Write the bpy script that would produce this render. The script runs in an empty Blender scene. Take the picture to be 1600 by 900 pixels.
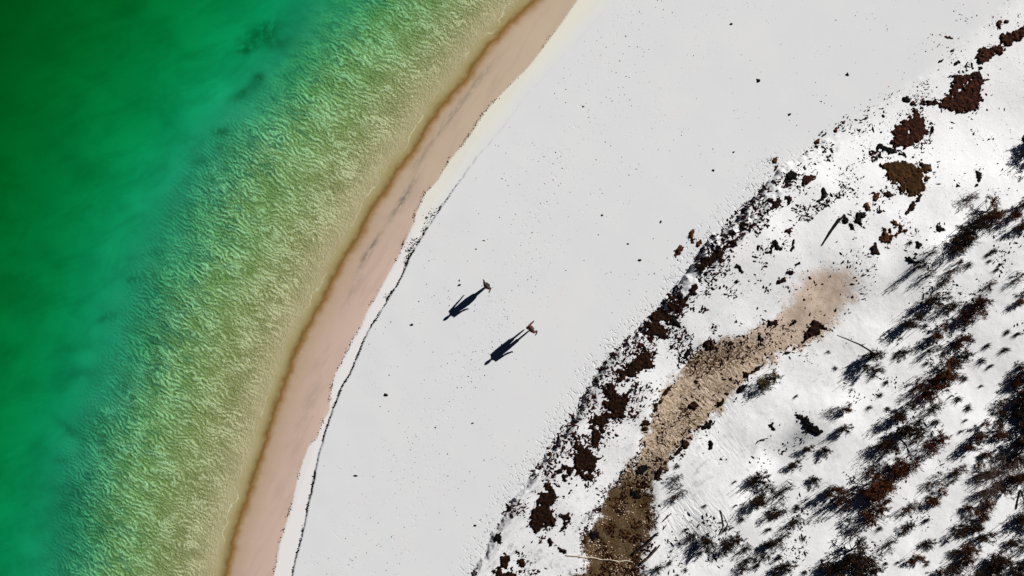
import bpy, bmesh, math, random
import numpy as np
from mathutils import Vector, Matrix

R = math.radians
scene = bpy.context.scene
COL = scene.collection

# ------------------------------------------------------------------ camera, sky, sun, exposure
S = 0.04                                   # metres per photo pixel on the ground
CAM_H = 50.0
SUN_EL, SUN_AZ = 27.5, 38.5                # sun stands to the upper right (azimuth measured from +x)
cam = bpy.data.cameras.new('camera')
cam.sensor_width = 36.0
cam.lens = 36.0 * CAM_H / (1600 * S)
cam.clip_end = 4000
cam_o = bpy.data.objects.new('camera', cam)
cam_o.location = (0, 0, CAM_H + 0.6)
COL.objects.link(cam_o)
scene.camera = cam_o

world = bpy.data.worlds.new('World')
scene.world = world
world.use_nodes = True
wn = world.node_tree
bg = wn.nodes['Background']
sky = wn.nodes.new('ShaderNodeTexSky')
sky.sky_type = 'NISHITA'
sky.sun_disc = False
sky.sun_elevation = R(SUN_EL)
sky.sun_rotation = R(90 - SUN_AZ)
sky.altitude = 3000
sky.air_density = 0.10
sky.dust_density = 0.0
sky.ozone_density = 1.0
wn.links.new(sky.outputs['Color'], bg.inputs['Color'])
bg.inputs['Strength'].default_value = 0.05

sun = bpy.data.lights.new('sun', 'SUN')
sun.energy = 5.0
sun.angle = R(0.5)
sun.color = (1.0, 0.975, 0.94)
sun_o = bpy.data.objects.new('sun', sun)
sd = Vector((math.cos(R(SUN_AZ)) * math.cos(R(SUN_EL)), math.sin(R(SUN_AZ)) * math.cos(R(SUN_EL)), math.sin(R(SUN_EL))))
sun_o.rotation_euler = sd.to_track_quat('Z', 'Y').to_euler()
sun_o.location = sd * 120
COL.objects.link(sun_o)

scene.view_settings.view_transform = 'Standard'
scene.view_settings.look = 'None'
scene.view_settings.exposure = 0.27
scene.view_settings.gamma = 1.0
scene.view_settings.use_curve_mapping = False
scene.cycles.use_denoising = False
scene.cycles.max_bounces = 6
scene.cycles.diffuse_bounces = 2
scene.cycles.transparent_max_bounces = 16
scene.cycles.caustics_reflective = False
scene.cycles.caustics_refractive = False

# ------------------------------------------------------------------ helpers
def W(px, py):
    return ((px - 800) * S, (450 - py) * S)

def tag(o, label=None, cat=None, group=None, kind=None):
    if label: o['label'] = label
    if cat: o['category'] = cat
    if group: o['group'] = group
    if kind: o['kind'] = kind
    return o

def lattice(seed, n=256):
    return np.random.default_rng(seed).random((n, n)).astype(np.float32)
_LAT = {}
def vnoise(x, y, seed=0):
    if seed not in _LAT: _LAT[seed] = lattice(seed)
    L = _LAT[seed]; n = L.shape[0]
    xi = np.floor(x).astype(np.int64); yi = np.floor(y).astype(np.int64)
    fx = x - xi; fy = y - yi
    fx = fx * fx * (3 - 2 * fx); fy = fy * fy * (3 - 2 * fy)
    a = L[yi % n, xi % n]; b = L[yi % n, (xi + 1) % n]; c = L[(yi + 1) % n, xi % n]; d = L[(yi + 1) % n, (xi + 1) % n]
    return (a * (1 - fx) + b * fx) * (1 - fy) + (c * (1 - fx) + d * fx) * fy
def fbm(x, y, octaves=4, seed=0, gain=0.5):
    s = 0; a = 1; t = 0
    for k in range(octaves):
        ca, sa = math.cos(0.7 * k + 0.4), math.sin(0.7 * k + 0.4)
        s = s + a * (vnoise((x * ca - y * sa) * 2 ** k + 17.3 * k, (x * sa + y * ca) * 2 ** k + 9.1 * k, seed + k) - 0.5)
        t += a; a *= gain
    return s / t * 2          # about -1..1
def sstep(a, b, x):
    t = np.clip((x - a) / (b - a), 0, 1)
    return t * t * (3 - 2 * t)
def seg_dist(x, y, pts, closed=False):
    d = np.full(np.shape(x), 1e9)
    n = len(pts)
    for i in range(n if closed else n - 1):
        ax, ay = pts[i]; bx, by = pts[(i + 1) % n]
        vx, vy = bx - ax, by - ay
        L = vx * vx + vy * vy + 1e-12
        t = np.clip(((x - ax) * vx + (y - ay) * vy) / L, 0, 1)
        d = np.minimum(d, np.hypot(x - ax - t * vx, y - ay - t * vy))
    return d
def poly_sdf(x, y, pts):
    d = seg_dist(x, y, pts, True)
    ins = np.zeros(np.shape(x), bool)
    n = len(pts)
    for i in range(n):
        ax, ay = pts[i]; bx, by = pts[(i + 1) % n]
        if ay == by: continue
        c = ((ay > y) != (by > y)) & (x < (bx - ax) * (y - ay) / (by - ay) + ax)
        ins ^= c
    return np.where(ins, d, -d)
def P(pts):
    return [W(*p) for p in pts]

# ------------------------------------------------------------------ the lines of the shore, traced in photo pixels
def extend(pts):                      # lines run from the bottom of the photo to the top
    a, b = pts[0], pts[1]; c, d = pts[-2], pts[-1]
    lo = (a[0] + (a[0] - b[0]) / (a[1] - b[1]) * 24000, a[1] + 24000)
    s = max(min((d[0] - c[0]) / (c[1] - d[1]), 1.0), 0.2)
    hi = (d[0] + s * 24000, d[1] - 24000)
    return [lo] + pts + [hi]
WATER = [(349, 900), (360, 845), (390, 760), (410, 700), (430, 630), (460, 550), (483, 503), (503, 467), (517, 437), (533, 407), (550, 383),
         (567, 353), (580, 323), (600, 297), (617, 267), (647, 230), (667, 197), (687, 165), (702, 148), (730, 115), (747, 90), (767, 63), (795, 32), (833, 0)]
WET = [(426, 896), (434, 853), (455, 783), (461, 752), (471, 721), (479, 700), (494, 682), (500, 663), (512, 643), (514, 612), (521, 585),
       (537, 554), (547, 533), (563, 507), (573, 483), (587, 463), (600, 437), (617, 407), (633, 373), (645, 347), (649, 330), (663, 300), (683, 280),
       (700, 250), (733, 210), (753, 177), (793, 133), (827, 100), (857, 60), (877, 33), (893, 10)]
BERM = [(455, 900), (462, 870), (470, 840), (478, 800), (485, 770), (490, 745), (497, 710), (505, 680), (515, 650), (530, 610), (545, 585),
        (560, 550), (575, 515), (592, 490), (610, 460), (625, 435), (640, 400), (655, 375), (670, 350), (690, 320), (715, 285), (740, 250), (777, 207), (823, 147), (880, 85)]
FOOT = [(743, 900), (760, 863), (770, 838), (798, 794), (813, 772), (829, 751), (838, 738), (857, 710), (872, 685), (888, 664), (904, 640), (920, 612),
        (942, 575), (970, 545), (1003, 515), (1030, 486), (1055, 455), (1082, 418), (1107, 383), (1147, 343), (1180, 308), (1217, 268), (1300, 215), (1400, 150), (1480, 90), (1560, 20)]

def line_signed(x, y, pts):
    p = P(extend(pts))
    ys = np.array([q[1] for q in p]); xs = np.array([q[0] for q in p])
    side = np.sign(x - np.interp(y, ys, xs))
    return seg_dist(x, y, p) * side

# ------------------------------------------------------------------ terrain height field
def axis(lo, hi, step, far):
    core = np.arange(lo, hi + step / 2, step)
    out = [core[-1]]; st = step
    while out[-1] < far: st *= 1.35; out.append(out[-1] + st)
    inn = [core[0]]; st = step
    while inn[-1] > -far: st *= 1.35; inn.append(inn[-1] - st)
    return np.concatenate([np.array(inn[:0:-1]), core, np.array(out[1:])])
STEP = 0.055
GX = axis(-34.5, 35.5, STEP, 900)
GY = axis(-20.0, 20.0, STEP, 900)
X, Y = np.meshgrid(GX, GY)
dW = line_signed(X, Y, WATER)
dT = line_signed(X, Y, WET)
dB = line_signed(X, Y, BERM)
dF = line_signed(X, Y, FOOT)

TAN = P([(1228, 455), (1238, 432), (1258, 421), (1290, 410), (1320, 413), (1332, 440), (1326, 470), (1305, 497), (1285, 522), (1240, 545), (1205, 560),
         (1180, 578), (1152, 600), (1125, 640), (1095, 662), (1070, 692), (1040, 722), (1018, 750), (1024, 790), (1018, 830), (1003, 870), (1003, 930),
         (880, 930), (912, 880), (912, 835), (930, 800), (945, 770), (970, 740), (995, 710), (1000, 680), (1012, 655), (1030, 610), (1058, 580), (1080, 550), (1110, 532), (1150, 525), (1200, 500)])
tan = poly_sdf(X, Y, TAN)
core_area = (np.abs(X) < 45) & (np.abs(Y) < 30)

def gauss(px, py, rx, ry, ang=0):
    cx, cy = W(px, py); c, s = math.cos(R(ang)), math.sin(R(ang))
    u = ((X - cx) * c + (Y - cy) * s) / (rx * S); v = (-(X - cx) * s + (Y - cy) * c) / (ry * S)
    return np.exp(-(u * u + v * v))

warp = fbm(X * 0.15, Y * 0.15, 3, 5)
# sea bed: shallow shelf, then the drop into the green
d = np.maximum(-dW, 0) + (warp * 0.9 + 1.2 * sstep(6, 18, Y)) * sstep(1, 6, -dW)
depth = 0.04 * sstep(0, 0.5, d) + 0.035 * d + 0.20 * sstep(1.5, 8.5, d) + 1.15 * sstep(7.0, 16.0, d) + 1.05 * sstep(12, 27, d) + 0.02 * np.maximum(d - 24, 0)
depth = np.minimum(depth, 7.0)
land = 0.06 * np.clip(dW, 0, 3) + 0.02 * np.clip(dW - 3, 0, 40)
Z = np.where(dW < 0, -depth, land)
# swash scarp: the beach stands a hand higher than the strip towards the water; it fades out northwards
fade = 1 - sstep(3.5, 12.5, Y)
ragB = fbm(X * 2.2, Y * 2.2, 3, 40) * 0.07
berm_h = (0.072 + 0.012 * fbm(X * 0.5, Y * 0.5, 2, 44)) * (0.10 + 0.90 * fade) * 1.0
near = sstep(2.5, 0.0, dB)
near = sstep(7.0, 0.0, dB)
berm_h = berm_h * near + 0.075 * (0.3 + 0.7 * fade) * (1 - near)
Z = Z + berm_h * sstep(-0.055, 0.055, dB + ragB)
# dune foot scarp
fl = sstep(11.0, 6.0, Y)
footr = dF + fbm(X * 0.9, Y * 0.9, 4, 50) * 0.30 + fbm(X * 3, Y * 3, 3, 52) * 0.10
mid = np.exp(-((Y - 2.5) / 5.0) ** 2)
foot_h = (0.22 + 0.08 * fbm(X * 0.35, Y * 0.35, 2, 54) + 0.30 * mid) * (0.1 + 0.9 * fl)
Z = Z + foot_h * (0.35 * sstep(-0.08, 0.10, footr) + 0.65 * np.clip((footr + 0.10 + 0.16 * fbm(X * 3.5, Y * 3.5, 3, 58)) / (0.35 + 0.45 * mid), 0, 1)) + 0.16 * fl * sstep(0.1, 0.5, footr - 0.55 + 0.3 * fbm(X * .5, Y * .5, 2, 56)) * sstep(-2, 3, Y)
# dune hummocks
dune = sstep(0.2, 3.0, dF)
far_d = sstep(6, 13, dF)
hum = fbm(X * 0.2, Y * 0.2, 3, 60) * 0.15 + fbm(X * 0.9, Y * 0.9, 3, 64) * 0.015 + fbm(X * 3.1, Y * 3.1, 3, 67) * 0.006
Z = Z + dune * hum * (0.25 + 0.75 * sstep(1, 10, dF)) + dune * 0.03 * np.clip(dF, 0, 20)
Z = Z - 0.22 * sstep(-0.4, 1.2, tan) * sstep(2.5, -3, Y)
# a smooth hollow and its crest, lee slopes
Z = Z + 0.42 * gauss(1275, 655, 60, 30, 35) - 0.25 * gauss(1215, 700, 50, 20, 35)
Z = Z + 0.35 * gauss(1120, 800, 60, 16, 38) + 0.3 * gauss(1430, 400, 40, 20, 35)
Z = np.where(core_area, Z, Z * 1.0)
# swell of the shallow bed: sand ripples crossing the shelf
def rot(ang):
    c, s = math.cos(R(ang)), math.sin(R(ang)); return X * c + Y * s, -X * s + Y * c
rip_mask = sstep(0.3, 3.0, -dW) * (1 - sstep(8.0, 13.5, -dW + warp + 1.8 * sstep(6, 18, Y)))
u, v = rot(-27)
u2, v2 = rot(22)
wob = fbm(X * 0.45, Y * 0.45, 3, 70)
def crests(uu, vv, lam, sd, wu, amp):
    ph = vv / lam + amp * fbm(uu * wu, vv * wu * 1.3, 3, sd, 0.6)
    return 1 - 2 * np.abs(ph - np.floor(ph) - 0.5) * (1.0)          # 0..1 triangular, crest at half
A = crests(u, v, 0.28, 72, 0.9, 2.0) * (0.55 + 0.9 * vnoise(u * 1.1, v * 2.2, 77))
u3, v3 = rot(-48)
B = crests(u3, v3, 0.22, 82, 1.2, 1.7) * (0.4 + 0.9 * vnoise(u * 1.7, v * 1.7, 78))
C = crests(u2, v2, 0.24, 86, 1.1, 1.8)
rip = A * 0.62 + B * 0.42 + C * 0.22 + 0.25 * fbm(X * 1.2, Y * 1.2, 2, 90) - 0.05
grow = 0.30 + 0.70 * sstep(2, 8, -dW)
Z = Z + rip_mask * rip * 0.058 * grow
Zg = Z.astype(np.float64)

def ground_z(x, y):
    ix = np.clip(np.searchsorted(GX, x) - 1, 0, len(GX) - 2); iy = np.clip(np.searchsorted(GY, y) - 1, 0, len(GY) - 2)
    tx = (x - GX[ix]) / (GX[ix + 1] - GX[ix]); ty = (y - GY[iy]) / (GY[iy + 1] - GY[iy])
    return (Zg[iy, ix] * (1 - tx) + Zg[iy, ix + 1] * tx) * (1 - ty) + (Zg[iy + 1, ix] * (1 - tx) + Zg[iy + 1, ix + 1] * tx) * ty
def gz(x, y):
    return float(ground_z(np.array([x]), np.array([y]))[0])

def mesh_from_arrays(name, co, faces, smooth=True):
    me = bpy.data.meshes.new(name)
    co = np.ascontiguousarray(co, dtype=np.float32); faces = np.ascontiguousarray(faces, dtype=np.int32)
    n, k = faces.shape
    me.vertices.add(len(co)); me.vertices.foreach_set('co', co.ravel())
    me.loops.add(n * k); me.loops.foreach_set('vertex_index', faces.ravel())
    me.polygons.add(n)
    me.polygons.foreach_set('loop_start', np.arange(0, n * k, k, dtype=np.int32))
    me.polygons.foreach_set('loop_total', np.full(n, k, dtype=np.int32))
    me.polygons.foreach_set('use_smooth', np.full(n, smooth, dtype=bool))
    me.update(calc_edges=True)
    me.validate()
    return me

def grid_faces(ny, nx, mask=None):
    i = np.arange(ny - 1)[:, None] * nx + np.arange(nx - 1)[None, :]
    f = np.stack([i, i + 1, i + nx + 1, i + nx], -1)
    return f.reshape(-1, 4) if mask is None else f[mask]

# ------------------------------------------------------------------ node helpers
class NT:
    def __init__(self, name):
        self.m = bpy.data.materials.new(name); self.m.use_nodes = True
        self.t = self.m.node_tree; self.t.nodes.clear()
        self.out = self.t.nodes.new('ShaderNodeOutputMaterial')
    def n(self, typ, **kw):
        nd = self.t.nodes.new(typ)
        for k, v in kw.items(): setattr(nd, k, v)
        return nd
    def link(self, a, b): self.t.links.new(a, b)
    def setin(self, nd, i, v):
        if hasattr(v, 'is_linked') or isinstance(v, bpy.types.NodeSocket): self.link(v, nd.inputs[i])
        else: nd.inputs[i].default_value = v
    def math(self, op, a, b=0.0, c=None, clamp=False):
        nd = self.n('ShaderNodeMath', operation=op, use_clamp=clamp)
        self.setin(nd, 0, a); self.setin(nd, 1, b)
        if c is not None: self.setin(nd, 2, c)
        return nd.outputs[0]
    def step(self, a, b, x):
        nd = self.n('ShaderNodeMapRange', interpolation_type='SMOOTHSTEP')
        self.setin(nd, 0, x); nd.inputs[1].default_value = a; nd.inputs[2].default_value = b
        return nd.outputs[0]
    def mix(self, f, a, b, blend='MIX'):
        nd = self.n('ShaderNodeMix', data_type='RGBA', blend_type=blend)
        self.setin(nd, 0, f)
        for i, v in ((6, a), (7, b)):
            if isinstance(v, tuple): v = (*v, 1) if len(v) == 3 else v
            self.setin(nd, i, v)
        return nd.outputs[2]
    def attr(self, name):
        return self.n('ShaderNodeAttribute', attribute_name=name)
    def noise(self, vec, scale, detail=4, rough=0.6, dist=0.0):
        nd = self.n('ShaderNodeTexNoise'); nd.inputs['Scale'].default_value = scale
        nd.inputs['Detail'].default_value = detail; nd.inputs['Roughness'].default_value = rough; nd.inputs['Distortion'].default_value = dist
        self.link(vec, nd.inputs['Vector']); return nd.outputs['Fac']
    def mapping(self, vec, rotz, scale):
        nd = self.n('ShaderNodeMapping'); nd.vector_type = 'TEXTURE'
        nd.inputs['Rotation'].default_value = (0, 0, R(rotz)); nd.inputs['Scale'].default_value = scale
        self.link(vec, nd.inputs['Vector']); return nd.outputs[0]
    def ramp(self, x, lo, hi, stops, interp='LINEAR'):
        mr = self.n('ShaderNodeMapRange'); self.link(x, mr.inputs[0]); mr.inputs[1].default_value = lo; mr.inputs[2].default_value = hi
        cr = self.n('ShaderNodeValToRGB'); cr.color_ramp.interpolation = interp
        el = cr.color_ramp.elements
        while len(el) < len(stops): el.new(0.5)
        for e, (p, c) in zip(el, sorted(stops)):
            e.position = (p - lo) / (hi - lo); e.color = (*c, 1)
        self.link(mr.outputs[0], cr.inputs[0]); return cr.outputs[0]
    def princ(self, col, rough=0.9, spec=0.0, normal=None):
        b = self.n('ShaderNodeBsdfPrincipled')
        self.setin(b, 'Base Color', (*col, 1) if isinstance(col, tuple) else col)
        self.setin(b, 'Roughness', rough); b.inputs['Specular IOR Level'].default_value = spec
        if normal is not None: self.link(normal, b.inputs['Normal'])
        self.link(b.outputs[0], self.out.inputs['Surface']); return b
    def bump(self, h, dist, strength=1.0, normal=None):
        b = self.n('ShaderNodeBump'); b.inputs['Distance'].default_value = dist
        self.setin(b, 'Strength', strength); self.link(h, b.inputs['Height'])
        if normal is not None: self.link(normal, b.inputs['Normal'])
        return b.outputs[0]

# ------------------------------------------------------------------ sand sheet (beach, dune and sea bed in one)
me = mesh_from_arrays('sand_ground', np.stack([X.ravel(), Y.ravel(), Z.ravel()], -1), grid_faces(len(GY), len(GX)))
def add_attr(me, name, arr):
    a = me.attributes.new(name, 'FLOAT', 'POINT'); a.data.foreach_set('value', np.ascontiguousarray(arr.ravel(), dtype=np.float32))
add_attr(me, 'shore', np.clip(dW, -60, 60))
add_attr(me, 'tide', np.clip(dT, -60, 60))
add_attr(me, 'berm', np.clip(dB, -60, 60))
add_attr(me, 'foot', np.clip(dF, -60, 60))
add_attr(me, 'tan', np.clip(tan, -5, 5))
add_attr(me, 'rip', rip_mask)
add_attr(me, 'rx', rip)
# smudges of weed dust in the dune and darker rubble in the tan hollow
rub = gauss(960, 800, 90, 95) * 1.1 + gauss(940, 870, 80, 60) * .6 + gauss(1130, 555, 75, 22, 20) * .9 + gauss(1060, 650, 60, 28, 45) * .55 + gauss(1090, 560, 40, 30) * .3
add_attr(me, 'rubble', np.clip(rub, 0, 1.3))
dimple = sstep(-1.7, -0.15, dF) * (1 - sstep(-0.1, 0.25, dF)) * sstep(11, 4, Y) + 0.6 * gauss(1190, 275, 40, 14, 40)
bx = X / S + 800; by = 450 - Y / S
trail = np.exp(-((bx - (800 - (by - 430) * 0.30 + (430 - by) * 0.12)) / 26) ** 2) * (dB > .4) * (dF < -.5) + .6 * np.exp(-((bx - (930 - (by - 300) * 0.75)) / 40) ** 2) * (dB > .4) * (dF < -.5)
add_attr(me, 'trail', np.clip(trail, 0, 1))
add_attr(me, 'dimple', np.clip(dimple, 0, 1))
streaks = (gauss(622, 320, 6, 26, 25 - 60) + gauss(575, 390, 5, 34, -32) + gauss(660, 240, 5, 40, -35) * .6 + gauss(740, 130, 6, 60, -40) * .55 + gauss(700, 185, 5, 40, -38) * .5 + gauss(640, 290, 5, 28, -32) * .7 + gauss(550, 450, 7, 40, -28) * .35 + gauss(480, 640, 10, 60, -20) * .25)
add_attr(me, 'streak', np.clip(streaks, 0, 1))
algae = (gauss(388, 34, 42, 18, 30) + gauss(388, 108, 12, 10) + gauss(362, 134, 26, 10, 30) * .8 + gauss(328, 198, 16, 9) + gauss(300, 245, 20, 8) * .6 + gauss(418, 52, 20, 10) * .6
         + gauss(140, 498, 22, 7, 20) * .7 + gauss(80, 680, 30, 8, -30) * .6 + gauss(70, 730, 18, 6) * .5 + gauss(180, 437, 12, 6) * .7 + gauss(100, 590, 40, 10, 10) * .4 + gauss(210, 395, 34, 8, 10) * .5 + gauss(365, 60, 14, 8) * .7)
add_attr(me, 'algae', np.clip(algae, 0, 1))
duneripple = gauss(1085, 815, 45, 45) + gauss(1120, 700, 60, 30) * .4 + gauss(1290, 440, 50, 30, 30) * .12 + gauss(1100, 620, 60, 40, 45) * 1.0
add_attr(me, 'dripple', np.clip(duneripple, 0, 1))

m = NT('sand')
geo = m.n('ShaderNodeNewGeometry'); pos = geo.outputs['Position']
shore = m.attr('shore').outputs['Fac']; tide = m.attr('tide').outputs['Fac']; berm = m.attr('berm').outputs['Fac']
foot = m.attr('foot').outputs['Fac']; tn = m.attr('tan').outputs['Fac']; ripm = m.attr('rip').outputs['Fac']; rx = m.attr('rx').outputs['Fac']
rubn = m.attr('rubble').outputs['Fac']; dim = m.attr('dimple').outputs['Fac']; strk = m.attr('streak').outputs['Fac']; alg = m.attr('algae').outputs['Fac']
drip = m.attr('dripple').outputs['Fac']
n_lo = m.noise(pos, 0.35, 4); n_md = m.noise(pos, 1.6, 5); n_hi = m.noise(pos, 9.0, 4, 0.65); n_f = m.noise(pos, 30.0, 2, 0.6)
c0 = lambda s, o=0.5: m.math('MULTIPLY', m.math('SUBTRACT', s, o), 1.0)
# sea bed and wet sand across the shore
fr = m.noise(m.mapping(pos, 27, (1.4, 0.12, 1)), 1.0, 3)
s1 = m.math('ADD', shore, m.math('ADD', m.math('MULTIPLY', c0(n_md), 0.5), m.math('MULTIPLY', c0(n_lo), 0.5)))
s2 = m.math('ADD', s1, m.math('MULTIPLY', m.math('MULTIPLY', c0(n_lo), 4.0), m.step(-3, -9, shore)))
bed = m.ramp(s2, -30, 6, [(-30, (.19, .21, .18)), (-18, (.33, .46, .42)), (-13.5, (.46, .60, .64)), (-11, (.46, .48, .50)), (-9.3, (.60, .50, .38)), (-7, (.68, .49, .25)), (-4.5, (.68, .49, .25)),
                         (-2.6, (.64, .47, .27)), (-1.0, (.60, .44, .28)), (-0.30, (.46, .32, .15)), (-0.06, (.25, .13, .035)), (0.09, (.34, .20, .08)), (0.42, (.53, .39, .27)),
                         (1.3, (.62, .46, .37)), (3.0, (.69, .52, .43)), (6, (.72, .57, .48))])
# northwards the wet sand is greyer
sep = m.n('ShaderNodeSeparateXYZ'); m.link(pos, sep.inputs[0]); py = sep.outputs[1]
bed = m.mix(m.math('MULTIPLY', m.math('MULTIPLY', m.step(0, 9, py), m.step(0.2, 0.9, shore)), 0.75), bed, (.58, .47, .34))
wetmot = m.noise(m.mapping(pos, 58, (3.0, 0.6, 1)), 1.0, 5, 0.6)
bed = m.mix(m.math('MULTIPLY', m.step(0.45, 0.75, wetmot), m.math('MULTIPLY', m.step(0.3, 1.5, shore), 0.45)), bed, (.48, .36, .32))
sk = m.math('MULTIPLY', strk, m.step(0.32, 0.62, m.noise(m.mapping(pos, 58, (1.2, 0.35, 1)), 1.6, 5, 0.7)))
bed = m.mix(m.math('MULTIPLY', sk, 0.75), bed, (.14, .13, .11))
# weed patches on the bed under deeper water and bright sand tongues
algm = m.math('MULTIPLY', alg, m.step(0.30, 0.55, m.noise(pos, 1.5, 5, 0.65)))
bed = m.mix(m.math('MULTIPLY', algm, 0.65), bed, (.07, .08, .025))
tong = m.noise(m.mapping(pos, 22, (2.0, 1.1, 1)), 0.5, 6, 0.62, 0.4)
deepm = m.step(-8, -12, shore)
bed = m.mix(m.math('MULTIPLY', m.math('MULTIPLY', m.step(0.62, 0.30, tong), deepm), 0.33), bed, (.12, .17, .08))
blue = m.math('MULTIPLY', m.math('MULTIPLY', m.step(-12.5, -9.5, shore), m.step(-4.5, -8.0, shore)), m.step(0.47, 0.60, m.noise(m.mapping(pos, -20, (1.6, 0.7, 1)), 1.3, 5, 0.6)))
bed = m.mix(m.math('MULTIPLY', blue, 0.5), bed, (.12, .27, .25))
fl_n = m.noise(m.mapping(pos, 60, (5, 1, 1)), 1.0, 2)
fd = m.math('ABSOLUTE', m.math('ADD', m.math('ADD', shore, 0.75), m.math('MULTIPLY', c0(n_lo), 2.6)))
foam = m.math('MULTIPLY', m.step(0.06, 0.015, m.math('ADD', fd, m.math('MULTIPLY', c0(n_hi), 0.05))), m.step(0.48, 0.60, fl_n))
bed = m.mix(m.math('MULTIPLY', foam, 0.6), bed, (.85, .76, .55))
# lit crests and darker troughs of the water waves, painted onto the bed ripples
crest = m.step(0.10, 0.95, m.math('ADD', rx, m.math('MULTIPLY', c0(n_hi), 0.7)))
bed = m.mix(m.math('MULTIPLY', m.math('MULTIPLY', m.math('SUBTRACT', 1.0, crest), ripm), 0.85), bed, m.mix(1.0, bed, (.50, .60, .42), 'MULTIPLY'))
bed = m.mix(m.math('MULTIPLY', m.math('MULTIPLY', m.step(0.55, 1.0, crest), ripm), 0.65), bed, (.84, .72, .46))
# dry beach
dry = m.mix(m.step(0.35, 0.7, n_lo), (.775, .79, .81), (.80, .81, .82))
strip = m.mix(m.step(1, 9, py), (.87, .85, .85), (.84, .83, .72))
soft = m.math('ADD', 0.12, m.math('MULTIPLY', m.step(2, 9, py), 1.0))
dry = m.mix(m.math('DIVIDE', m.math('SUBTRACT', 0.03, m.math('ADD', berm, m.math('MULTIPLY', c0(n_hi), 0.15))), soft, clamp=True), dry, strip)
dn = m.mix(m.step(0.40, 0.62, n_md), (.89, .90, .91), (.925, .93, .935))
dry = m.mix(m.step(-0.6, 0.8, m.math('ADD', foot, m.math('MULTIPLY', c0(n_md), 1.5))), dry, dn)
pink = m.math('MULTIPLY', m.step(0.60, 0.74, m.noise(pos, 0.5, 3)), 0.35)
dry = m.mix(pink, dry, (.82, .765, .765))
# weed dust smudges through the dune; streaks behind the scarp paint its shaded face
smz = m.math('MULTIPLY', m.step(-0.1, 0.15, foot), m.step(19, 4, foot))
smg = m.math('MULTIPLY', m.math('MULTIPLY', m.math('ADD', m.step(0.54, 0.68, m.noise(m.mapping(pos, 38, (1.7, 1.0, 1)), 1.1, 6, 0.75)), m.math('MULTIPLY', m.step(1.3, 0.0, foot), m.step(.40, .6, m.noise(m.mapping(pos, 45, (2.5, .6, 1)), 2.0, 5, .7))), clamp=True), m.math('MULTIPLY', smz, m.step(-12.5, 0, m.math('SUBTRACT', m.math('MULTIPLY', py, -1.0), 10.0)))), 0.7)
dry = m.mix(smg, dry, (.36, .34, .36))
grit = m.math('MULTIPLY', m.step(0.60, 0.66, n_hi), m.math('MULTIPLY', smz, m.step(0.48, 0.60, n_md)))
dry = m.mix(m.math('MULTIPLY', grit, 0.85), dry, (.06, .045, .04))
# the tan hollow
tnn = m.math('ADD', m.math('ADD', tn, m.math('MULTIPLY', c0(n_md), 2.3)), m.math('MULTIPLY', c0(n_hi), 0.9))
tcol = m.mix(m.step(0.4, 0.62, n_md), (.58, .45, .35), (.70, .56, .46))
tcol = m.mix(m.step(-1.5, -5, py), tcol, m.mix(m.step(0.40, 0.60, m.math('ADD', m.math('MULTIPLY', n_hi, .35), m.math('MULTIPLY', m.noise(m.mapping(pos, -38, (.55, .2, 1)), 1.0, 4, .65, .5), .65))), (.30, .22, .145), (.66, .53, .41)))
tcol = m.mix(m.math('MULTIPLY', m.step(-9.5, -13, py), m.step(0.40, 0.56, m.math('ADD', m.math('MULTIPLY', n_md, .3), m.math('MULTIPLY', n_hi, .7)))), tcol, (.10, .068, .026))
rb = m.step(0.56, 0.47, m.math('SUBTRACT', n_hi, m.math('MULTIPLY', c0(rubn, 0.75), 0.16)))
tcol = m.mix(m.math('MULTIPLY', m.math('MULTIPLY', rb, m.step(0.15, 0.7, rubn)), 0.85), tcol, (.085, .05, .022))
dry = m.mix(m.math('DIVIDE', m.math('ADD', tnn, 0.10), m.math('ADD', 0.35, m.math('MULTIPLY', m.step(-3, 0, py), 0.6)), clamp=True), dry, tcol)
# join along the tide mark
tt = m.math('ADD', tide, m.math('MULTIPLY', c0(n_hi), 0.25))
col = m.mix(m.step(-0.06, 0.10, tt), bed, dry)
# bumps
h1 = m.math('MULTIPLY', m.noise(m.mapping(pos, -27, (1.0, 0.35, 1)), 3.2, 4, 0.7, 0.3), m.math('MULTIPLY', ripm, 0.05))
h1b = m.math('MULTIPLY', m.noise(m.mapping(pos, 62, (0.30, 0.11, 1)), 1.2, 2, 0.6, 0.5), m.math('MULTIPLY', m.math('MULTIPLY', m.step(-0.35, -1.2, shore), m.step(-7, -2.5, shore)), 0.045))
h1c = m.math('MULTIPLY', m.noise(pos, 7.5, 3, 0.7), m.math('MULTIPLY', ripm, 0.045))
h2 = m.math('MULTIPLY', m.step(0.54, 0.66, m.noise(m.mapping(pos, -50, (1.5, 1, 1)), 6.0, 3, 0.6)), m.math('MULTIPLY', m.math('MULTIPLY', dim, m.step(0.38, 0.56, n_md)), -0.06))
wv = m.noise(m.mapping(pos, -52, (0.9, 0.22, 1)), 1.25, 3, 0.5, 0.5)
h3 = m.math('MULTIPLY', wv, m.math('MULTIPLY', drip, 0.07))
h4 = m.math('MULTIPLY', n_md, m.math('MULTIPLY', m.step(0.1, 1.5, foot), 0.02))
trl = m.attr('trail').outputs['Fac']
h2b = m.math('MULTIPLY', m.step(0.60, 0.70, m.noise(pos, 4.5, 3, 0.6)), m.math('MULTIPLY', trl, -0.006))
h5 = m.math('MULTIPLY', n_hi, m.math('ADD', m.math('MULTIPLY', m.step(0.0, 1.0, foot), 0.007), m.math('MULTIPLY', m.math('MULTIPLY', m.step(0, 0.4, tnn), m.step(0, -4, py)), 0.028)))
h6 = m.math('MULTIPLY', n_f, m.math('ADD', 0.0016, m.math('MULTIPLY', m.step(0, 0.4, tnn), 0.004)))
H = h1
for k in (h1b, h1c, h2, h2b, h3, h4, h5, h6): H = m.math('ADD', H, k)
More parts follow.
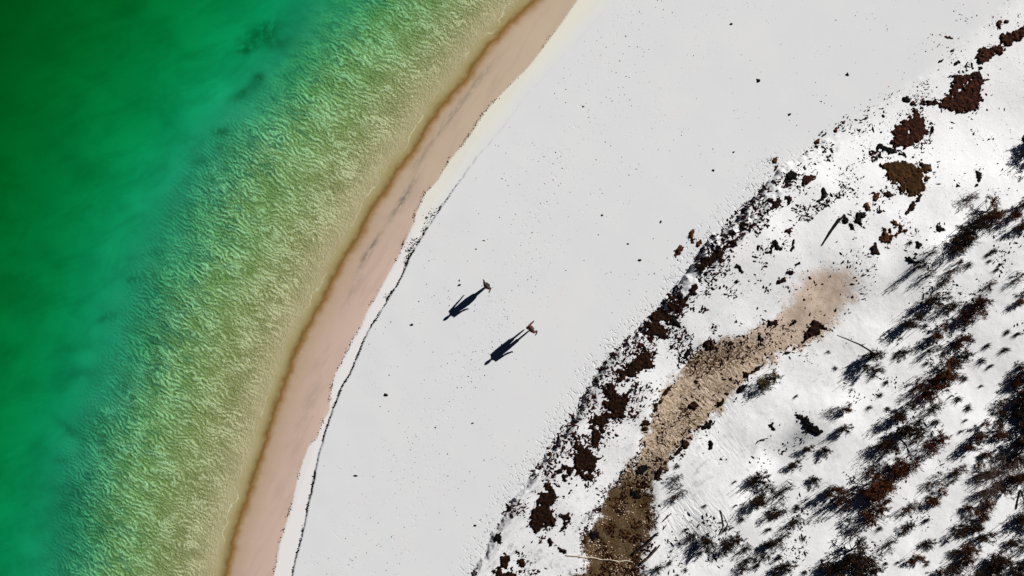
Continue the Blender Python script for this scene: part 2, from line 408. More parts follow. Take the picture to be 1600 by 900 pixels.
m.princ(col, 0.95, 0.0, m.bump(H, 1.0))
me.materials.append(m.m)
g = bpy.data.objects.new('sand_ground', me); COL.objects.link(g)
tag(g, 'white sand beach running into dunes and under the green sea', kind='structure')

# ------------------------------------------------------------------ the sea: a closed body of clear green water
def sea():
    bm = bmesh.new()
    x0, x1, y0, y1, zb = -890, 880, -890, 890, -12
    # the landward side lies under the sand
    bmesh.ops.create_cube(bm, size=1.0)
    for v in bm.verts:
        v.co.x = x0 if v.co.x < 0 else x1; v.co.y = y0 if v.co.y < 0 else y1; v.co.z = zb if v.co.z < 0 else 0.0
    me = bpy.data.meshes.new('sea'); bm.to_mesh(me); bm.free()
    w = NT('sea_water')
    geo = w.n('ShaderNodeNewGeometry')
    nb = w.noise(w.mapping(geo.outputs['Position'], -27, (1.0, 0.5, 1)), 2.6, 4, 0.6)
    nrm = w.bump(nb, 0.03)
    tr = w.n('ShaderNodeBsdfTransparent'); tr.inputs[0].default_value = (.97, 1, .98, 1)
    gl = w.n('ShaderNodeBsdfGlossy'); gl.inputs['Roughness'].default_value = 0.12; w.link(nrm, gl.inputs['Normal'])
    fr = w.n('ShaderNodeFresnel'); fr.inputs[0].default_value = 1.33; 
    mx = w.n('ShaderNodeMixShader'); w.link(w.math('MULTIPLY', fr.outputs[0], w.math('SUBTRACT', 1.0, geo.outputs['Backfacing'])), mx.inputs[0]); w.link(tr.outputs[0], mx.inputs[1]); w.link(gl.outputs[0], mx.inputs[2])
    w.link(mx.outputs[0], w.out.inputs['Surface'])
    va = w.n('ShaderNodeVolumeAbsorption'); va.inputs['Color'].default_value = (0.0, 0.90, 0.68, 1); va.inputs['Density'].default_value = 0.72
    w.link(va.outputs[0], w.out.inputs['Volume'])
    me.materials.append(w.m)
    o = bpy.data.objects.new('sea', me); COL.objects.link(o)
    tag(o, 'clear green sea water deepening to emerald', kind='structure')
sea()

# ------------------------------------------------------------------ materials of the loose things
def mat_noise(name, cols, scale=6.0, rough=0.9, bump=0.0, spec=0.1):
    m = NT(name)
    tc = m.n('ShaderNodeNewGeometry').outputs['Position']
    f = m.noise(tc, scale, 4, 0.65)
    stops = [(0.30 + 0.4 * i / (len(cols) - 1), c) for i, c in enumerate(cols)]
    c = m.ramp(f, 0, 1, stops)
    nrm = m.bump(m.noise(tc, scale * 3, 3), bump) if bump else None
    m.princ(c, rough, spec, nrm)
    return m.m
M = {
 'weed': mat_noise('dark_seaweed', [(.006, .002, .001), (.024, .005, .002), (.10, .026, .007)], 5, .85, .03),
 'weed_dark': mat_noise('blackish_seaweed', [(.005, .002, .001), (.014, .005, .002), (.05, .017, .006)], 6, .85, .03),
 'weed_olive': mat_noise('olive_seaweed', [(.020, .008, .002), (.040, .016, .003), (.080, .032, .007)], 4, .85, .03),
 'weed_black': mat_noise('black_seaweed', [(.002, .002, .002), (.005, .004, .004), (.014, .009, .007)], 5, .85, .03),
 'weed_rust': mat_noise('rusty_seaweed', [(.02, .007, .003), (.06, .02, .006), (.16, .065, .02)], 6, .85, .03),
 'leaf_brown': mat_noise('brown_foliage', [(.014, .006, .002), (.07, .022, .006), (.19, .07, .02)], 3.5, .8),
 'leaf_red': mat_noise('red_brown_foliage', [(.014, .005, .003), (.06, .014, .005), (.16, .040, .014)], 3.5, .8),
 'leaf_dark': mat_noise('dark_foliage', [(.006, .004, .003), (.022, .012, .006), (.10, .045, .016)], 3.5, .8),
 'leaf_olive': mat_noise('olive_foliage', [(.016, .012, .003), (.07, .046, .010), (.22, .15, .035)], 3.5, .8),
 'twig': mat_noise('twig_bark', [(.015, .010, .008), (.04, .026, .018)], 8, .9),
 'twig_pale': mat_noise('bare_twig_bark', [(.05, .035, .028), (.13, .09, .07)], 8, .9),
 'blade': mat_noise('dry_grass', [(.012, .009, .006), (.04, .026, .012)], 6, .8),
 'wood_dark': mat_noise('wet_driftwood', [(.012, .009, .007), (.05, .036, .026)], 7, .85),
 'wood_brown': mat_noise('brown_driftwood', [(.07, .05, .035), (.16, .12, .08)], 7, .85),
 'wood_pale': mat_noise('bleached_driftwood', [(.38, .32, .24), (.55, .48, .38)], 7, .85),
}

def link_obj(name, me, mat=None, parent=None, loc=None):
    o = bpy.data.objects.new(name, me); COL.objects.link(o)
    if mat is not None and len(me.materials) == 0: me.materials.append(mat)
    if parent is not None: o.parent = parent
    if loc is not None: o.location = loc
    return o

# ------------------------------------------------------------------ weed mats: low ragged heaps lying on the sand
_seed = [100]
def weed_mat(pts, label, mat='weed', thick=0.07, rag=0.30, name='seaweed_mat', cat='seaweed', group=None, hole=0.35, res=0.035):
    _seed[0] += 7; sd = _seed[0]
    shade = 'weed_dark' if mat == 'weed' and np.mean([q[1] for q in pts]) > 300 else mat
    p = P(pts)
    xs = [q[0] for q in p]; ys = [q[1] for q in p]
    pad = 0.25
    x = np.arange(min(xs) - pad, max(xs) + pad, res); y = np.arange(min(ys) - pad, max(ys) + pad, res)
    x, y = np.meshgrid(x, y)
    s = poly_sdf(x, y, p)
    n1 = fbm(x * 1.7, y * 1.7, 5, sd, 0.65); n2 = fbm(x * 4.5, y * 4.5, 3, sd + 2, 0.6)
    rag = max(rag, .13) + (.09 if mat == 'weed' and np.mean([q[1] for q in pts]) > 350 else 0) if thick != .05 else rag
    f = s + rag * n1 * 1.0 + rag * 0.75 * n2 + min(rag, .2) * .55 * fbm(x * 9, y * 9, 3, sd + 9, .6)
    if hole: f = np.minimum(f, 0.06 + (hole * 0.42 + n1 * 0.6 + 0.36 * fbm(x * 3, y * 3, 4, sd + 4, .7)) + np.maximum(s - 0.5, 0) * 0.25)
    h = np.clip(f * 0.8, -0.05, thick) + np.where(f > 0, n2 * 0.035 + fbm(x * 9, y * 9, 2, sd + 5) * 0.035, 0)
    keep = f > -0.05
    nx = x.shape[1]
    fm = keep[:-1, :-1] & keep[1:, :-1] & keep[:-1, 1:] & keep[1:, 1:]
    fm = fm & ((f[:-1, :-1] > 0) | (f[1:, :-1] > 0) | (f[:-1, 1:] > 0) | (f[1:, 1:] > 0))
    if not fm.any(): return None
    F = grid_faces(x.shape[0], nx, fm)
    used = np.unique(F); remap = np.zeros(x.size, np.int64); remap[used] = np.arange(len(used))
    ox, oy = float(np.mean(xs)), float(np.mean(ys)); oz = gz(ox, oy)
    z = ground_z(x.ravel(), y.ravel()) + h.ravel()
    co = np.stack([x.ravel()[used] - ox, y.ravel()[used] - oy, z[used] - oz], -1)
    me = mesh_from_arrays(name, co, remap[F], True)
    o = link_obj(name, me, M[shade], loc=(ox, oy, oz))
    tag(o, label, cat, group)
    return o

MATS = [
 ([(1600,37),(1590,43),(1573,50),(1563,57),(1558,70),(1543,75),(1527,80),(1523,88),(1528,100),(1537,97),(1550,87),(1567,82),(1570,75),(1583,65),(1603,58)], 'dark brown seaweed band reaching the upper right edge of the picture', 'weed', {}),
 ([(1488,118),(1500,115),(1515,115),(1523,110),(1530,113),(1537,123),(1543,125),(1533,133),(1530,147),(1533,155),(1525,167),(1517,173),(1505,180),(1493,175),(1483,172),(1473,170),(1460,163),(1450,163),(1437,165),(1425,167),(1422,163),(1437,156),(1453,153),(1473,154),(1477,147),(1488,140),(1491,132)], 'big red brown seaweed mat with a thin tail pointing left, above the heart shaped mat', 'weed', dict(rag=.36, hole=.40)),
 ([(1428,168),(1437,177),(1447,190),(1452,200),(1448,210),(1440,217),(1430,222),(1420,227),(1410,233),(1400,228),(1390,225),(1393,213),(1400,202),(1410,192),(1422,187)], 'dark red brown heart shaped seaweed mat between two larger mats', 'weed', dict(rag=.32, hole=.5)),
 ([(1373,258),(1387,253),(1407,253),(1420,260),(1430,260),(1438,253),(1448,263),(1447,277),(1440,287),(1433,300),(1423,308),(1410,310),(1400,305),(1392,300),(1393,292),(1387,283),(1380,280),(1378,268)], 'olive brown funnel shaped seaweed mat, widest at its top', 'weed_olive', dict(rag=.28, hole=.6)),
 ([(1340,323),(1347,313),(1360,305),(1367,307),(1363,313),(1367,323),(1365,332),(1350,330),(1340,328)], 'rusty ring shaped seaweed patch left of the funnel shaped mat', 'weed_rust', dict(rag=.35, hole=.05)),
 ([(1400,337),(1408,327),(1415,315),(1426,307),(1430,308),(1423,320),(1417,325),(1413,333),(1407,340)], 'thin brown weed strip hanging from the tip of the funnel shaped mat', 'weed', dict(rag=.15, hole=.3)),
 ([(1371,303),(1381,302),(1390,306),(1388,310),(1378,311),(1372,308)], 'small brown weed blob touching the lower left of the funnel shaped mat', 'weed', dict(rag=.12, hole=0)),
 ([(1328,333),(1343,335),(1345,340),(1335,343),(1338,353),(1343,360),(1336,357),(1328,348)], 'black hooked weed heap under the ring shaped patch', 'weed_black', dict(rag=.14, hole=0)),
 ([(1362,365),(1372,357),(1385,352),(1398,350),(1400,356),(1388,362),(1378,372),(1372,380),(1364,376)], 'thin rusty ragged weed scraps strewn below the funnel shaped mat', 'weed_rust', dict(rag=.5, hole=-.05)),
 ([(1280,298),(1284,304),(1283,312),(1275,318),(1268,317),(1277,310)], 'black crescent of seaweed', 'weed_black', dict(rag=.08, hole=0)),
 ([(1310,337),(1317,347),(1325,353),(1327,363),(1320,360),(1315,352),(1308,346)], 'black weed heap at the upper end of the long leaning stick', 'weed_black', dict(rag=.12, hole=0)),
 ([(1203,250),(1210,247),(1217,245),(1216,252),(1215,264),(1211,266),(1212,257),(1207,253)], 'rusty forked weed scrap at the top end of the dune foot', 'weed_rust', dict(rag=.1, hole=0)),
 ([(1225,272),(1234,267),(1240,272),(1239,282),(1232,283),(1225,278)], 'small black weed heap at the top end of the dune foot', 'weed_black', dict(rag=.1, hole=0)),
 ([(1248,280),(1253,274),(1265,275),(1272,277),(1266,284),(1256,290),(1249,292)], 'dark arrow shaped weed heap right of the small black one', 'weed', dict(rag=.12, hole=0)),
 ([(1198,313),(1215,309),(1219,318),(1211,329),(1202,322)], 'ragged brown weed patch lying right behind the upper dune foot', 'weed', dict(rag=.3, hole=.2)),
 ([(1147,381),(1153,374),(1160,364),(1167,354),(1158,352),(1152,363),(1144,373),(1134,383)], 'narrow dark weed band climbing the dune foot', 'weed', dict(rag=.2, hole=.3)),
 ([(1088,420),(1100,403),(1117,393),(1130,385),(1130,397),(1113,410),(1100,422),(1092,426)], 'black brown weed heap pressed against the dune foot scarp', 'weed', dict(rag=.25, hole=.4)),
 ([(1082,434),(1097,426),(1106,418),(1101,434),(1090,442)], 'small dark weed heap below the scarp heap', 'weed', dict(rag=.2, hole=.3)),
 ([(1070,453),(1085,446),(1084,458),(1073,463)], 'squarish dark weed heap on the dune foot', 'weed', dict(rag=.18, hole=.3)),
 ([(1050,466),(1070,462),(1074,478),(1061,496),(1043,505),(1033,500),(1034,487),(1045,478)], 'broken weed heap behind the dune foot with sand showing through', 'weed', dict(rag=.35, hole=.05)),
 ([(1054,391),(1062,384),(1068,386),(1066,393),(1060,400),(1055,405)], 'lone rusty weed clump on the beach in front of the dune', 'weed_rust', dict(rag=.1, hole=0, thick=.12)),
 ([(1079,362),(1084,361),(1083,372),(1086,380),(1080,384),(1078,372)], 'upright rusty weed scrap above the lone clump', 'weed_rust', dict(rag=.1, hole=0)),
 ([(1086,378),(1094,374),(1098,381),(1090,387)], 'round rusty weed clump beside the upright scrap', 'weed_rust', dict(rag=.1, hole=0)),
 ([(1021,489),(1038,484),(1043,493),(1038,504),(1042,514),(1036,527),(1024,533),(1015,530),(1010,520),(1007,510),(1016,500)], 'dark weed heap in the middle of the dune foot band', 'weed', dict(rag=.25, hole=.3)),
 ([(997,540),(1007,540),(1014,550),(1018,569),(1011,576),(997,580),(992,597),(978,597),(967,589),(962,580),(968,575),(979,576),(981,567),(992,561),(995,553)], 'large dark red weed heap below the middle of the dune foot', 'weed', dict(rag=.25, hole=.5)),
 ([(1018,547),(1025,544),(1026,555),(1020,558)], 'small weed lump right of the large dark red heap', 'weed', dict(rag=.12, hole=0)),
 ([(1045,540),(1050,538),(1052,543),(1046,545)], 'little round weed lump alone on white sand', 'weed', dict(rag=.06, hole=0)),
 ([(1047,491),(1056,500),(1065,506),(1072,514),(1066,512),(1053,507),(1045,501)], 'black slanting weed streak behind the dune foot', 'weed_black', dict(rag=.2, hole=.1)),
 ([(944,600),(958,600),(966,610),(972,614),(983,608),(980,628),(975,642),(978,650),(969,655),(967,647),(960,655),(953,655),(944,667),(942,672),(936,690),(925,697),(921,689),(926,678),(920,667),(920,655),(930,647),(942,646),(946,636),(941,630),(950,625),(944,614)], 'long winding red brown weed mat, upper one of the lower dune foot', 'weed', dict(rag=.2, hole=.45)),
 ([(888,674),(899,675),(903,687),(919,699),(924,711),(935,717),(927,730),(928,745),(919,749),(906,745),(897,733),(897,720),(903,708),(896,699),(897,688)], 'red brown wedge shaped weed mat of the lower dune foot', 'weed', dict(rag=.18, hole=.6)),
 ([(866,710),(876,716),(891,726),(890,737),(882,746),(869,740),(863,731)], 'loose net of dark weed left of the wedge shaped mat', 'weed', dict(rag=.35, hole=-.02)),
 ([(844,754),(857,751),(866,760),(869,775),(857,788),(858,800),(872,807),(869,825),(857,825),(851,819),(844,835),(833,832),(833,816),(827,807),(829,794),(840,788),(840,772)], 'broad dark brown weed mat near the bottom of the dune foot', 'weed', dict(rag=.22, hole=.4)),
 ([(875,800),(888,800),(888,820),(878,824)], 'broken weed patch right of the broad bottom mat', 'weed', dict(rag=.35, hole=0)),
 ([(857,839),(869,847),(885,861),(876,858),(860,849)], 'thin black weed line trailing down from the broad bottom mat', 'weed', dict(rag=.1, hole=.2)),
 ([(781,869),(788,863),(796,869),(796,878),(790,885),(782,878)], 'round dark weed clump at the foot of the picture', 'weed', dict(rag=.15, hole=0)),
 ([(813,869),(821,870),(821,885),(813,890),(810,882)], 'upright dark weed clump right of the round one', 'weed', dict(rag=.15, hole=0)),
 ([(802,856),(809,858),(813,866),(806,864)], 'small weed clump above the upright one', 'weed', dict(rag=.12, hole=0)),
 ([(826,884),(840,885),(843,891),(830,891)], 'flat weed clump at the bottom right of the upright one', 'weed', dict(rag=.15, hole=0)),
 ([(773,890),(783,889),(800,893),(806,905),(775,905)], 'weed scraps cut off by the bottom edge of the picture', 'weed', dict(rag=.3, hole=0)),
 ([(782,810),(783,822),(785,848),(776,850),(770,844),(777,825)], 'steep black weed wedge on the bottom end of the scarp', 'weed_black', dict(rag=.12, hole=.2)),
 ([(924,588),(934,586),(944,592),(940,598),(928,600)], 'small weed heap between the scarp and the large red heap', 'weed', dict(rag=.18, hole=.1)),
 ([(1250,517),(1264,506),(1269,500),(1286,510),(1286,517),(1269,526),(1258,530),(1248,533),(1251,524)], 'dark twiggy weed heap on the lower edge of the pink sand hollow', 'weed', dict(rag=.2, hole=.3)),
 ([(1203,564),(1214,556),(1228,546),(1236,544),(1230,551),(1218,560),(1205,567)], 'beaded black weed chain under the pink sand hollow', 'weed', dict(rag=.12, hole=.1)),
 ([(1164,589),(1158,580),(1167,580),(1178,572),(1197,561),(1193,567),(1180,578),(1172,584)], 'ragged weed chain left end above the yellow shrub', 'weed', dict(rag=.2, hole=.3)),
 ([(1147,617),(1146,610),(1155,601),(1165,598),(1158,608)], 'black weed clump on the hollow rim left of the yellow shrub', 'weed_black', dict(rag=.08, hole=0)),
 ([(1114,642),(1115,633),(1128,621),(1129,628),(1119,639)], 'black slanting weed clump on the hollow rim', 'weed_black', dict(rag=.08, hole=0)),
 ([(1062,694),(1064,683),(1078,679),(1076,689),(1067,697)], 'brown weed clump on the rim where the hollow turns down', 'weed', dict(rag=.12, hole=.2)),
 ([(1086,678),(1092,665),(1106,653),(1112,656),(1108,667),(1103,672),(1094,680)], 'blackish spiky weed heap below the hollow rim', 'weed_black', dict(rag=.25, hole=.2)),
 ([(1039,608),(1049,600),(1047,608),(1033,617)], 'dark weed clump on the left rim of the stony hollow', 'weed', dict(rag=.1, hole=0)),
 ([(1019,642),(1019,631),(1033,621),(1028,633),(1024,642)], 'long weed clump on the left rim of the stony hollow', 'weed', dict(rag=.1, hole=0)),
 ([(1001,672),(1004,657),(1014,649),(1014,657),(1008,669),(1003,675)], 'lowest weed clump on the left rim of the stony hollow', 'weed', dict(rag=.1, hole=.2)),
 ([(1077,629),(1085,628),(1089,634),(1084,641),(1077,638)], 'round dark weed ball inside the stony hollow', 'weed', dict(rag=.08, hole=0, thick=.12)),
 ([(1071,550),(1079,543),(1076,555),(1070,558)], 'black weed clump above the left end of the hollow', 'weed_black', dict(rag=.1, hole=0)),
 ([(1101,534),(1111,534),(1113,544),(1104,550),(1100,542)], 'dark knot of weed at the top of the stony hollow', 'weed', dict(rag=.15, hole=.2)),
 ([(1181,511),(1183,523),(1188,533),(1195,541),(1186,540),(1182,530)], 'black crooked weed strip across the narrow of the hollow', 'weed_black', dict(rag=.1, hole=0)),
 ([(1200,502),(1208,501),(1207,508),(1200,507)], 'small weed knot in the narrow of the hollow', 'weed', dict(rag=.08, hole=0)),
 ([(1230,506),(1236,500),(1240,497),(1243,502),(1234,509),(1228,512)], 'forked black weed scrap in the pink sand hollow', 'weed_black', dict(rag=.08, hole=0)),
 ([(995,729),(1010,727),(1016,736),(1006,741),(996,737)], 'black weed heap where the stony hollow narrows', 'weed_black', dict(rag=.35, hole=.1)),
 ([(1022,735),(1034,722),(1046,710),(1045,718),(1034,734),(1024,745)], 'dark weed bank along the right rim above the brown rubble', 'weed', dict(rag=.12, hole=.2)),
 ([(1048,706),(1060,694),(1063,698),(1055,710)], 'small weed bank on the right rim of the stony hollow', 'weed', dict(rag=.1, hole=0)),
 ([(988,770),(996,765),(1000,774),(992,782)], 'black weed lump on the brown rubble', 'weed_black', dict(rag=.3, hole=0)),
 ([(921,830),(931,827),(934,836),(926,841)], 'black weed lump at the left of the brown rubble', 'weed_black', dict(rag=.3, hole=0)),
 ([(1233,641),(1243,642),(1256,652),(1262,664),(1272,671),(1266,677),(1257,672),(1247,659),(1237,649)], 'black curved weed row above the grey hollow in the dune', 'weed_black', dict(rag=.3, hole=0, thick=.045)),
 ([(1195,452),(1204,443),(1216,434),(1228,423),(1232,424),(1222,436),(1208,446),(1199,453)], 'long thin dark weed stripe in the white dune', 'weed', dict(rag=.1, hole=.3)),
 ([(1233,413),(1244,409),(1245,414),(1236,418)], 'short black weed stripe beyond the long thin one', 'weed_black', dict(rag=.08, hole=0)),
 ([(1231,373),(1235,374),(1234,388),(1229,397),(1230,385)], 'thin upright black weed stripe', 'weed_black', dict(rag=.06, hole=0)),
 ([(1224,360),(1230,357),(1232,364),(1227,370)], 'brown weed knot above the thin upright stripe', 'weed', dict(rag=.12, hole=0)),
 ([(1207,374),(1208,384),(1214,390),(1207,391),(1203,384)], 'black boot shaped weed scrap', 'weed_black', dict(rag=.08, hole=0)),
 ([(1199,382),(1202,383),(1200,398),(1197,394)], 'thin black weed scrap left of the boot shaped one', 'weed_black', dict(rag=.06, hole=0)),
 ([(1146,413),(1152,416),(1157,424),(1155,428),(1150,422)], 'black slanting weed leaf shape alone in the white dune', 'weed_black', dict(rag=.06, hole=0)),
 ([(1144,438),(1148,437),(1147,444),(1143,444)], 'tiny black weed tab below the leaf shaped scrap', 'weed_black', dict(rag=.05, hole=0)),
 ([(1137,450),(1140,448),(1139,457),(1136,459)], 'tiny black weed dash under the tab', 'weed_black', dict(rag=.05, hole=0)),
 ([(1223,309),(1229,306),(1232,314),(1227,319)], 'dark weed tuft between the ragged patch and the crescent', 'weed', dict(rag=.1, hole=0)),
 ([(1194,327),(1204,325),(1203,333),(1194,333)], 'small dark weed tuft below the ragged patch', 'weed', dict(rag=.15, hole=0)),
 ([(1172,328),(1180,322),(1179,327),(1174,332)], 'narrow black weed scrap on the upper scarp', 'weed_black', dict(rag=.06, hole=0)),
 ([(1507,32),(1513,29),(1520,31),(1514,34),(1509,37)], 'rusty boomerang shaped weed scrap near the top edge', 'weed_rust', dict(rag=.08, hole=0)),
 ([(1544,28),(1552,30),(1548,35)], 'rusty weed scrap nearest the top edge', 'weed_rust', dict(rag=.1, hole=0)),
 ([(1558,31),(1566,32),(1563,45),(1559,42)], 'upright rusty weed scrap above the upper right band', 'weed_rust', dict(rag=.12, hole=0)),
 ([(1568,32),(1580,31),(1576,38),(1568,36)], 'flat rusty weed scrap above the upper right band', 'weed_rust', dict(rag=.15, hole=0)),
 ([(1473,53),(1482,56),(1488,60),(1478,58)], 'rusty weed dash left of the boomerang shaped scrap', 'weed_rust', dict(rag=.1, hole=0)),
 ([(1484,77),(1491,76),(1491,81),(1485,80)], 'rusty weed knot left of the upper right band', 'weed_rust', dict(rag=.1, hole=0)),
 ([(1468,94),(1474,92),(1473,97),(1468,97)], 'brown weed knot above the big red brown mat', 'weed', dict(rag=.08, hole=0)),
 ([(1490,98),(1497,95),(1500,98),(1493,101)], 'black weed knot above the big red brown mat', 'weed_black', dict(rag=.08, hole=0)),
 ([(1517,97),(1521,99),(1520,105),(1526,107),(1519,108),(1515,103)], 'black hook of weed between the upper band and the big mat', 'weed_black', dict(rag=.06, hole=0)),
 ([(1529,105),(1539,107),(1538,110),(1530,108)], 'black weed dash right of the hook', 'weed_black', dict(rag=.08, hole=0)),
 ([(1410,153),(1418,152),(1422,160),(1413,160)], 'black weed scrap at the tail of the big red brown mat', 'weed_black', dict(rag=.2, hole=0)),
 ([(1315,189),(1322,188),(1322,199),(1317,198)], 'largest of the weed knots lying in a slanting row', 'weed', dict(rag=.1, hole=0)),
 ([(1303,203),(1309,201),(1308,207),(1303,206)], 'second largest weed knot of the slanting row, in its middle', 'weed', dict(rag=.07, hole=0)),
 ([(1273,221),(1281,218),(1280,223),(1275,226)], 'rusty weed knot at the lower end of the slanting row', 'weed_rust', dict(rag=.07, hole=0)),
 ([(1283,211),(1288,210),(1287,214),(1283,214)], 'tiny weed knot next to the lower end of the slanting row', 'weed', dict(rag=.06, hole=0)),
 ([(1298,211),(1301,211),(1301,215),(1298,214)], 'tiny weed knot near the middle of the slanting row', 'weed', dict(rag=.05, hole=0)),
 ([(1356,167),(1361,166),(1360,173),(1357,173)], 'lone brown weed knot above the slanting row', 'weed', dict(rag=.07, hole=0)),
 ([(1445,219),(1451,217),(1449,223),(1445,223)], 'rusty weed knot right below the heart shaped mat', 'weed_rust', dict(rag=.08, hole=0)),
 ([(1452,193),(1456,200),(1457,208),(1451,212),(1453,203)], 'black weed fringe right of the heart shaped mat', 'weed_black', dict(rag=.1, hole=0)),
 ([(1365,236),(1369,229),(1378,225),(1372,231),(1367,242),(1365,255),(1362,254)], 'thin black weed arc left of the funnel shaped mat', 'weed_black', dict(rag=.1, hole=.3)),
 ([(1376,232),(1392,236),(1408,238),(1420,247),(1412,249),(1398,242),(1378,240)], 'broken black weed line between the heart and funnel shaped mats', 'weed_black', dict(rag=.3, hole=-.05)),
 ([(1480,283),(1484,290),(1489,294),(1483,294)], 'black weed scrap left of the small bare crescent', 'weed_black', dict(rag=.08, hole=0)),
 ([(1514,270),(1519,273),(1521,282),(1516,294),(1512,293),(1516,283)], 'small black weed crescent in the upper dune', 'weed_black', dict(rag=.1, hole=0)),
 ([(1547,257),(1552,256),(1551,260),(1547,260)], 'small black weed dot left of the shrub at the right edge', 'weed_black', dict(rag=.04, hole=0)),
 ([(1596,210),(1600,206),(1602,214),(1596,223),(1591,230),(1592,220)], 'black weed streak at the right edge of the upper dune', 'weed_black', dict(rag=.15, hole=.1)),
 ([(1350,387),(1356,383),(1360,393),(1362,398),(1352,398)], 'dark weed tuft above the pink sand hollow', 'weed', dict(rag=.1, hole=0)),
 ([(1416,380),(1420,377),(1424,386),(1417,388)], 'black weed blob in the open dune above the shrubs', 'weed_black', dict(rag=.06, hole=0)),
 ([(1446,353),(1452,352),(1460,362),(1454,364),(1448,361)], 'black weed blob left of the longest shrub shadow', 'weed_black', dict(rag=.1, hole=0)),
 ([(1400,403),(1412,408),(1424,411),(1416,413),(1402,409)], 'thin black weed loop above the pair of thin shrubs', 'weed_black', dict(rag=.08, hole=0)),
 ([(1118,713),(1123,712),(1127,717),(1120,717)], 'black weed comma on the smooth white dune flat', 'weed_black', dict(rag=.05, hole=0)),
 ([(1194,660),(1201,656),(1204,664),(1210,668),(1200,668)], 'black forked weed scrap left of the grey hollow', 'weed_black', dict(rag=.12, hole=0)),
 ([(1105,685),(1108,683),(1109,697),(1104,702)], 'thin black weed strand under the blackish spiky heap', 'weed_black', dict(rag=.06, hole=0)),
]
for pts, label, mt, kw in MATS:
    weed_mat(pts, label, mt, **kw)

# single scraps lying on the open beach
SCRAPS = [(1186, 124, 4, 'black weed scrap, the largest thing on the open upper beach'),
          (643, 508, 3.4, 'black weed scrap left of the shadow of the upper walker'),
          (717, 438, 2.2, 'black weed crumb near the outstretched arm of the upper walker'),
          (717, 445, 2.0, 'black weed crumb, the lower of a pair left of the upper walker'),
          (756, 376, 3, 'black weed scrap above the upper walker near the berm'),
          (743, 389, 3, 'black weed scrap up the beach from the berm line'),
          (865, 256, 3, 'black weed scrap alone on the upper beach'),
          (912, 165, 2.5, 'small weed scrap high on the upper beach'),
          (1032, 346, 3, 'dark weed scrap on the beach in front of the scarp'),
          (981, 381, 2.3, 'small black weed scrap in the middle of the wide beach'),
          (1001, 406, 2.2, 'small black weed scrap, right one of the middle beach'),
          (1147, 237, 2.6, 'small dark weed scrap above the top end of the dune foot'),
          (1115, 266, 3.2, 'curved dark weed scrap on the beach left of the dune foot top'),
          (1145, 35, 2.3, 'small weed scrap by the top edge of the beach'),
          (601, 618, 4, 'brown weed scrap on the lower beach right of the berm'),
          (554, 745, 4, 'brown weed scrap, larger of the two low on the beach'),
          (533, 826, 3, 'pale brown weed scrap lowest on the beach'),
          (679, 669, 2.4, 'small dark weed scrap on the lower middle beach'),
          (738, 662, 2.4, 'black weed crumb on the beach below the lower walker'),
          (853, 645, 2.2, 'black weed crumb toward the lower dune foot'),
          (742, 822, 3, 'dark weed scrap beside the bottom of the dune foot'),
          (1325, 116, 2.4, 'black weed crumb on the upper right beach'),
          (1284, 158, 2.4, 'weed crumb left of the slanting row'),
          (1235, 178, 2.4, 'weed crumb far left of the slanting row'),
          (941, 336, 2.2, 'weed crumb on the beach up from the walkers')]
rs = random.Random(5)
for px, py, r, lab in SCRAPS:
    pts = [(px + r * (0.35 + 0.8 * rs.random()) * math.cos(a), py + r * (0.25 + 0.6 * rs.random()) * math.sin(a)) for a in [k * 1.05 for k in range(6)]]
    weed_mat(pts, lab, 'weed_black' if rs.random() < .6 else 'weed', thick=.05, rag=.06, hole=0, name='seaweed_scrap', cat='seaweed scrap', res=0.025)

# ------------------------------------------------------------------ countless crumbs: ragged flakes, one mesh per kind of litter
def flakes(name, pts, mat, label, group=None, cat='weed litter'):
    """pts: array of x, y, size, elongation, angle"""
    pts = np.asarray(pts); n = len(pts)
    rng = np.random.default_rng(len(name) * 77 + n)
    k = 6
    ang = np.linspace(0, 2 * np.pi, k, endpoint=False)[None, :] + rng.uniform(-.35, .35, (n, k))
    rad = rng.uniform(.45, 1.15, (n, k)) * pts[:, 2:3]
    lx = np.cos(ang) * rad * pts[:, 3:4]; ly = np.sin(ang) * rad / np.sqrt(pts[:, 3:4])
    ca, sa = np.cos(pts[:, 4:5]), np.sin(pts[:, 4:5])
    xx = pts[:, 0:1] + lx * ca - ly * sa; yy = pts[:, 1:2] + lx * sa + ly * ca
    base = ground_z(pts[:, 0], pts[:, 1])[:, None]
    zz = ground_z(xx.ravel(), yy.ravel()).reshape(xx.shape)
    low = np.stack([xx, yy, zz - 0.012], -1)
    hgt = pts[:, 2:3] * rng.uniform(.25, .8, (n, k))
    up = np.stack([pts[:, 0:1] + (xx - pts[:, 0:1]) * .75, pts[:, 1:2] + (yy - pts[:, 1:2]) * .75, np.maximum(base, zz) + hgt * .6], -1)
    top = np.stack([pts[:, 0], pts[:, 1], base[:, 0] + pts[:, 2] * .7], -1)[:, None, :]
    co = np.concatenate([low, up, top], 1).reshape(-1, 3)
    st = np.arange(n)[:, None, None] * (2 * k + 1)
    i = np.arange(k); j = (i + 1) % k
    side1 = np.stack([i, j, k + j], -1)[None] + st; side2 = np.stack([i, k + j, k + i], -1)[None] + st
    cap = np.stack([k + i, k + j, np.full(k, 2 * k)], -1)[None] + st
    F = np.concatenate([side1, side2, cap], 1).reshape(-1, 3)
    me = mesh_from_arrays(name, co, F, False)
    o = link_obj(name, me, M[mat])
    tag(o, label, cat, group, 'stuff')
    return o
rng = np.random.default_rng(11)
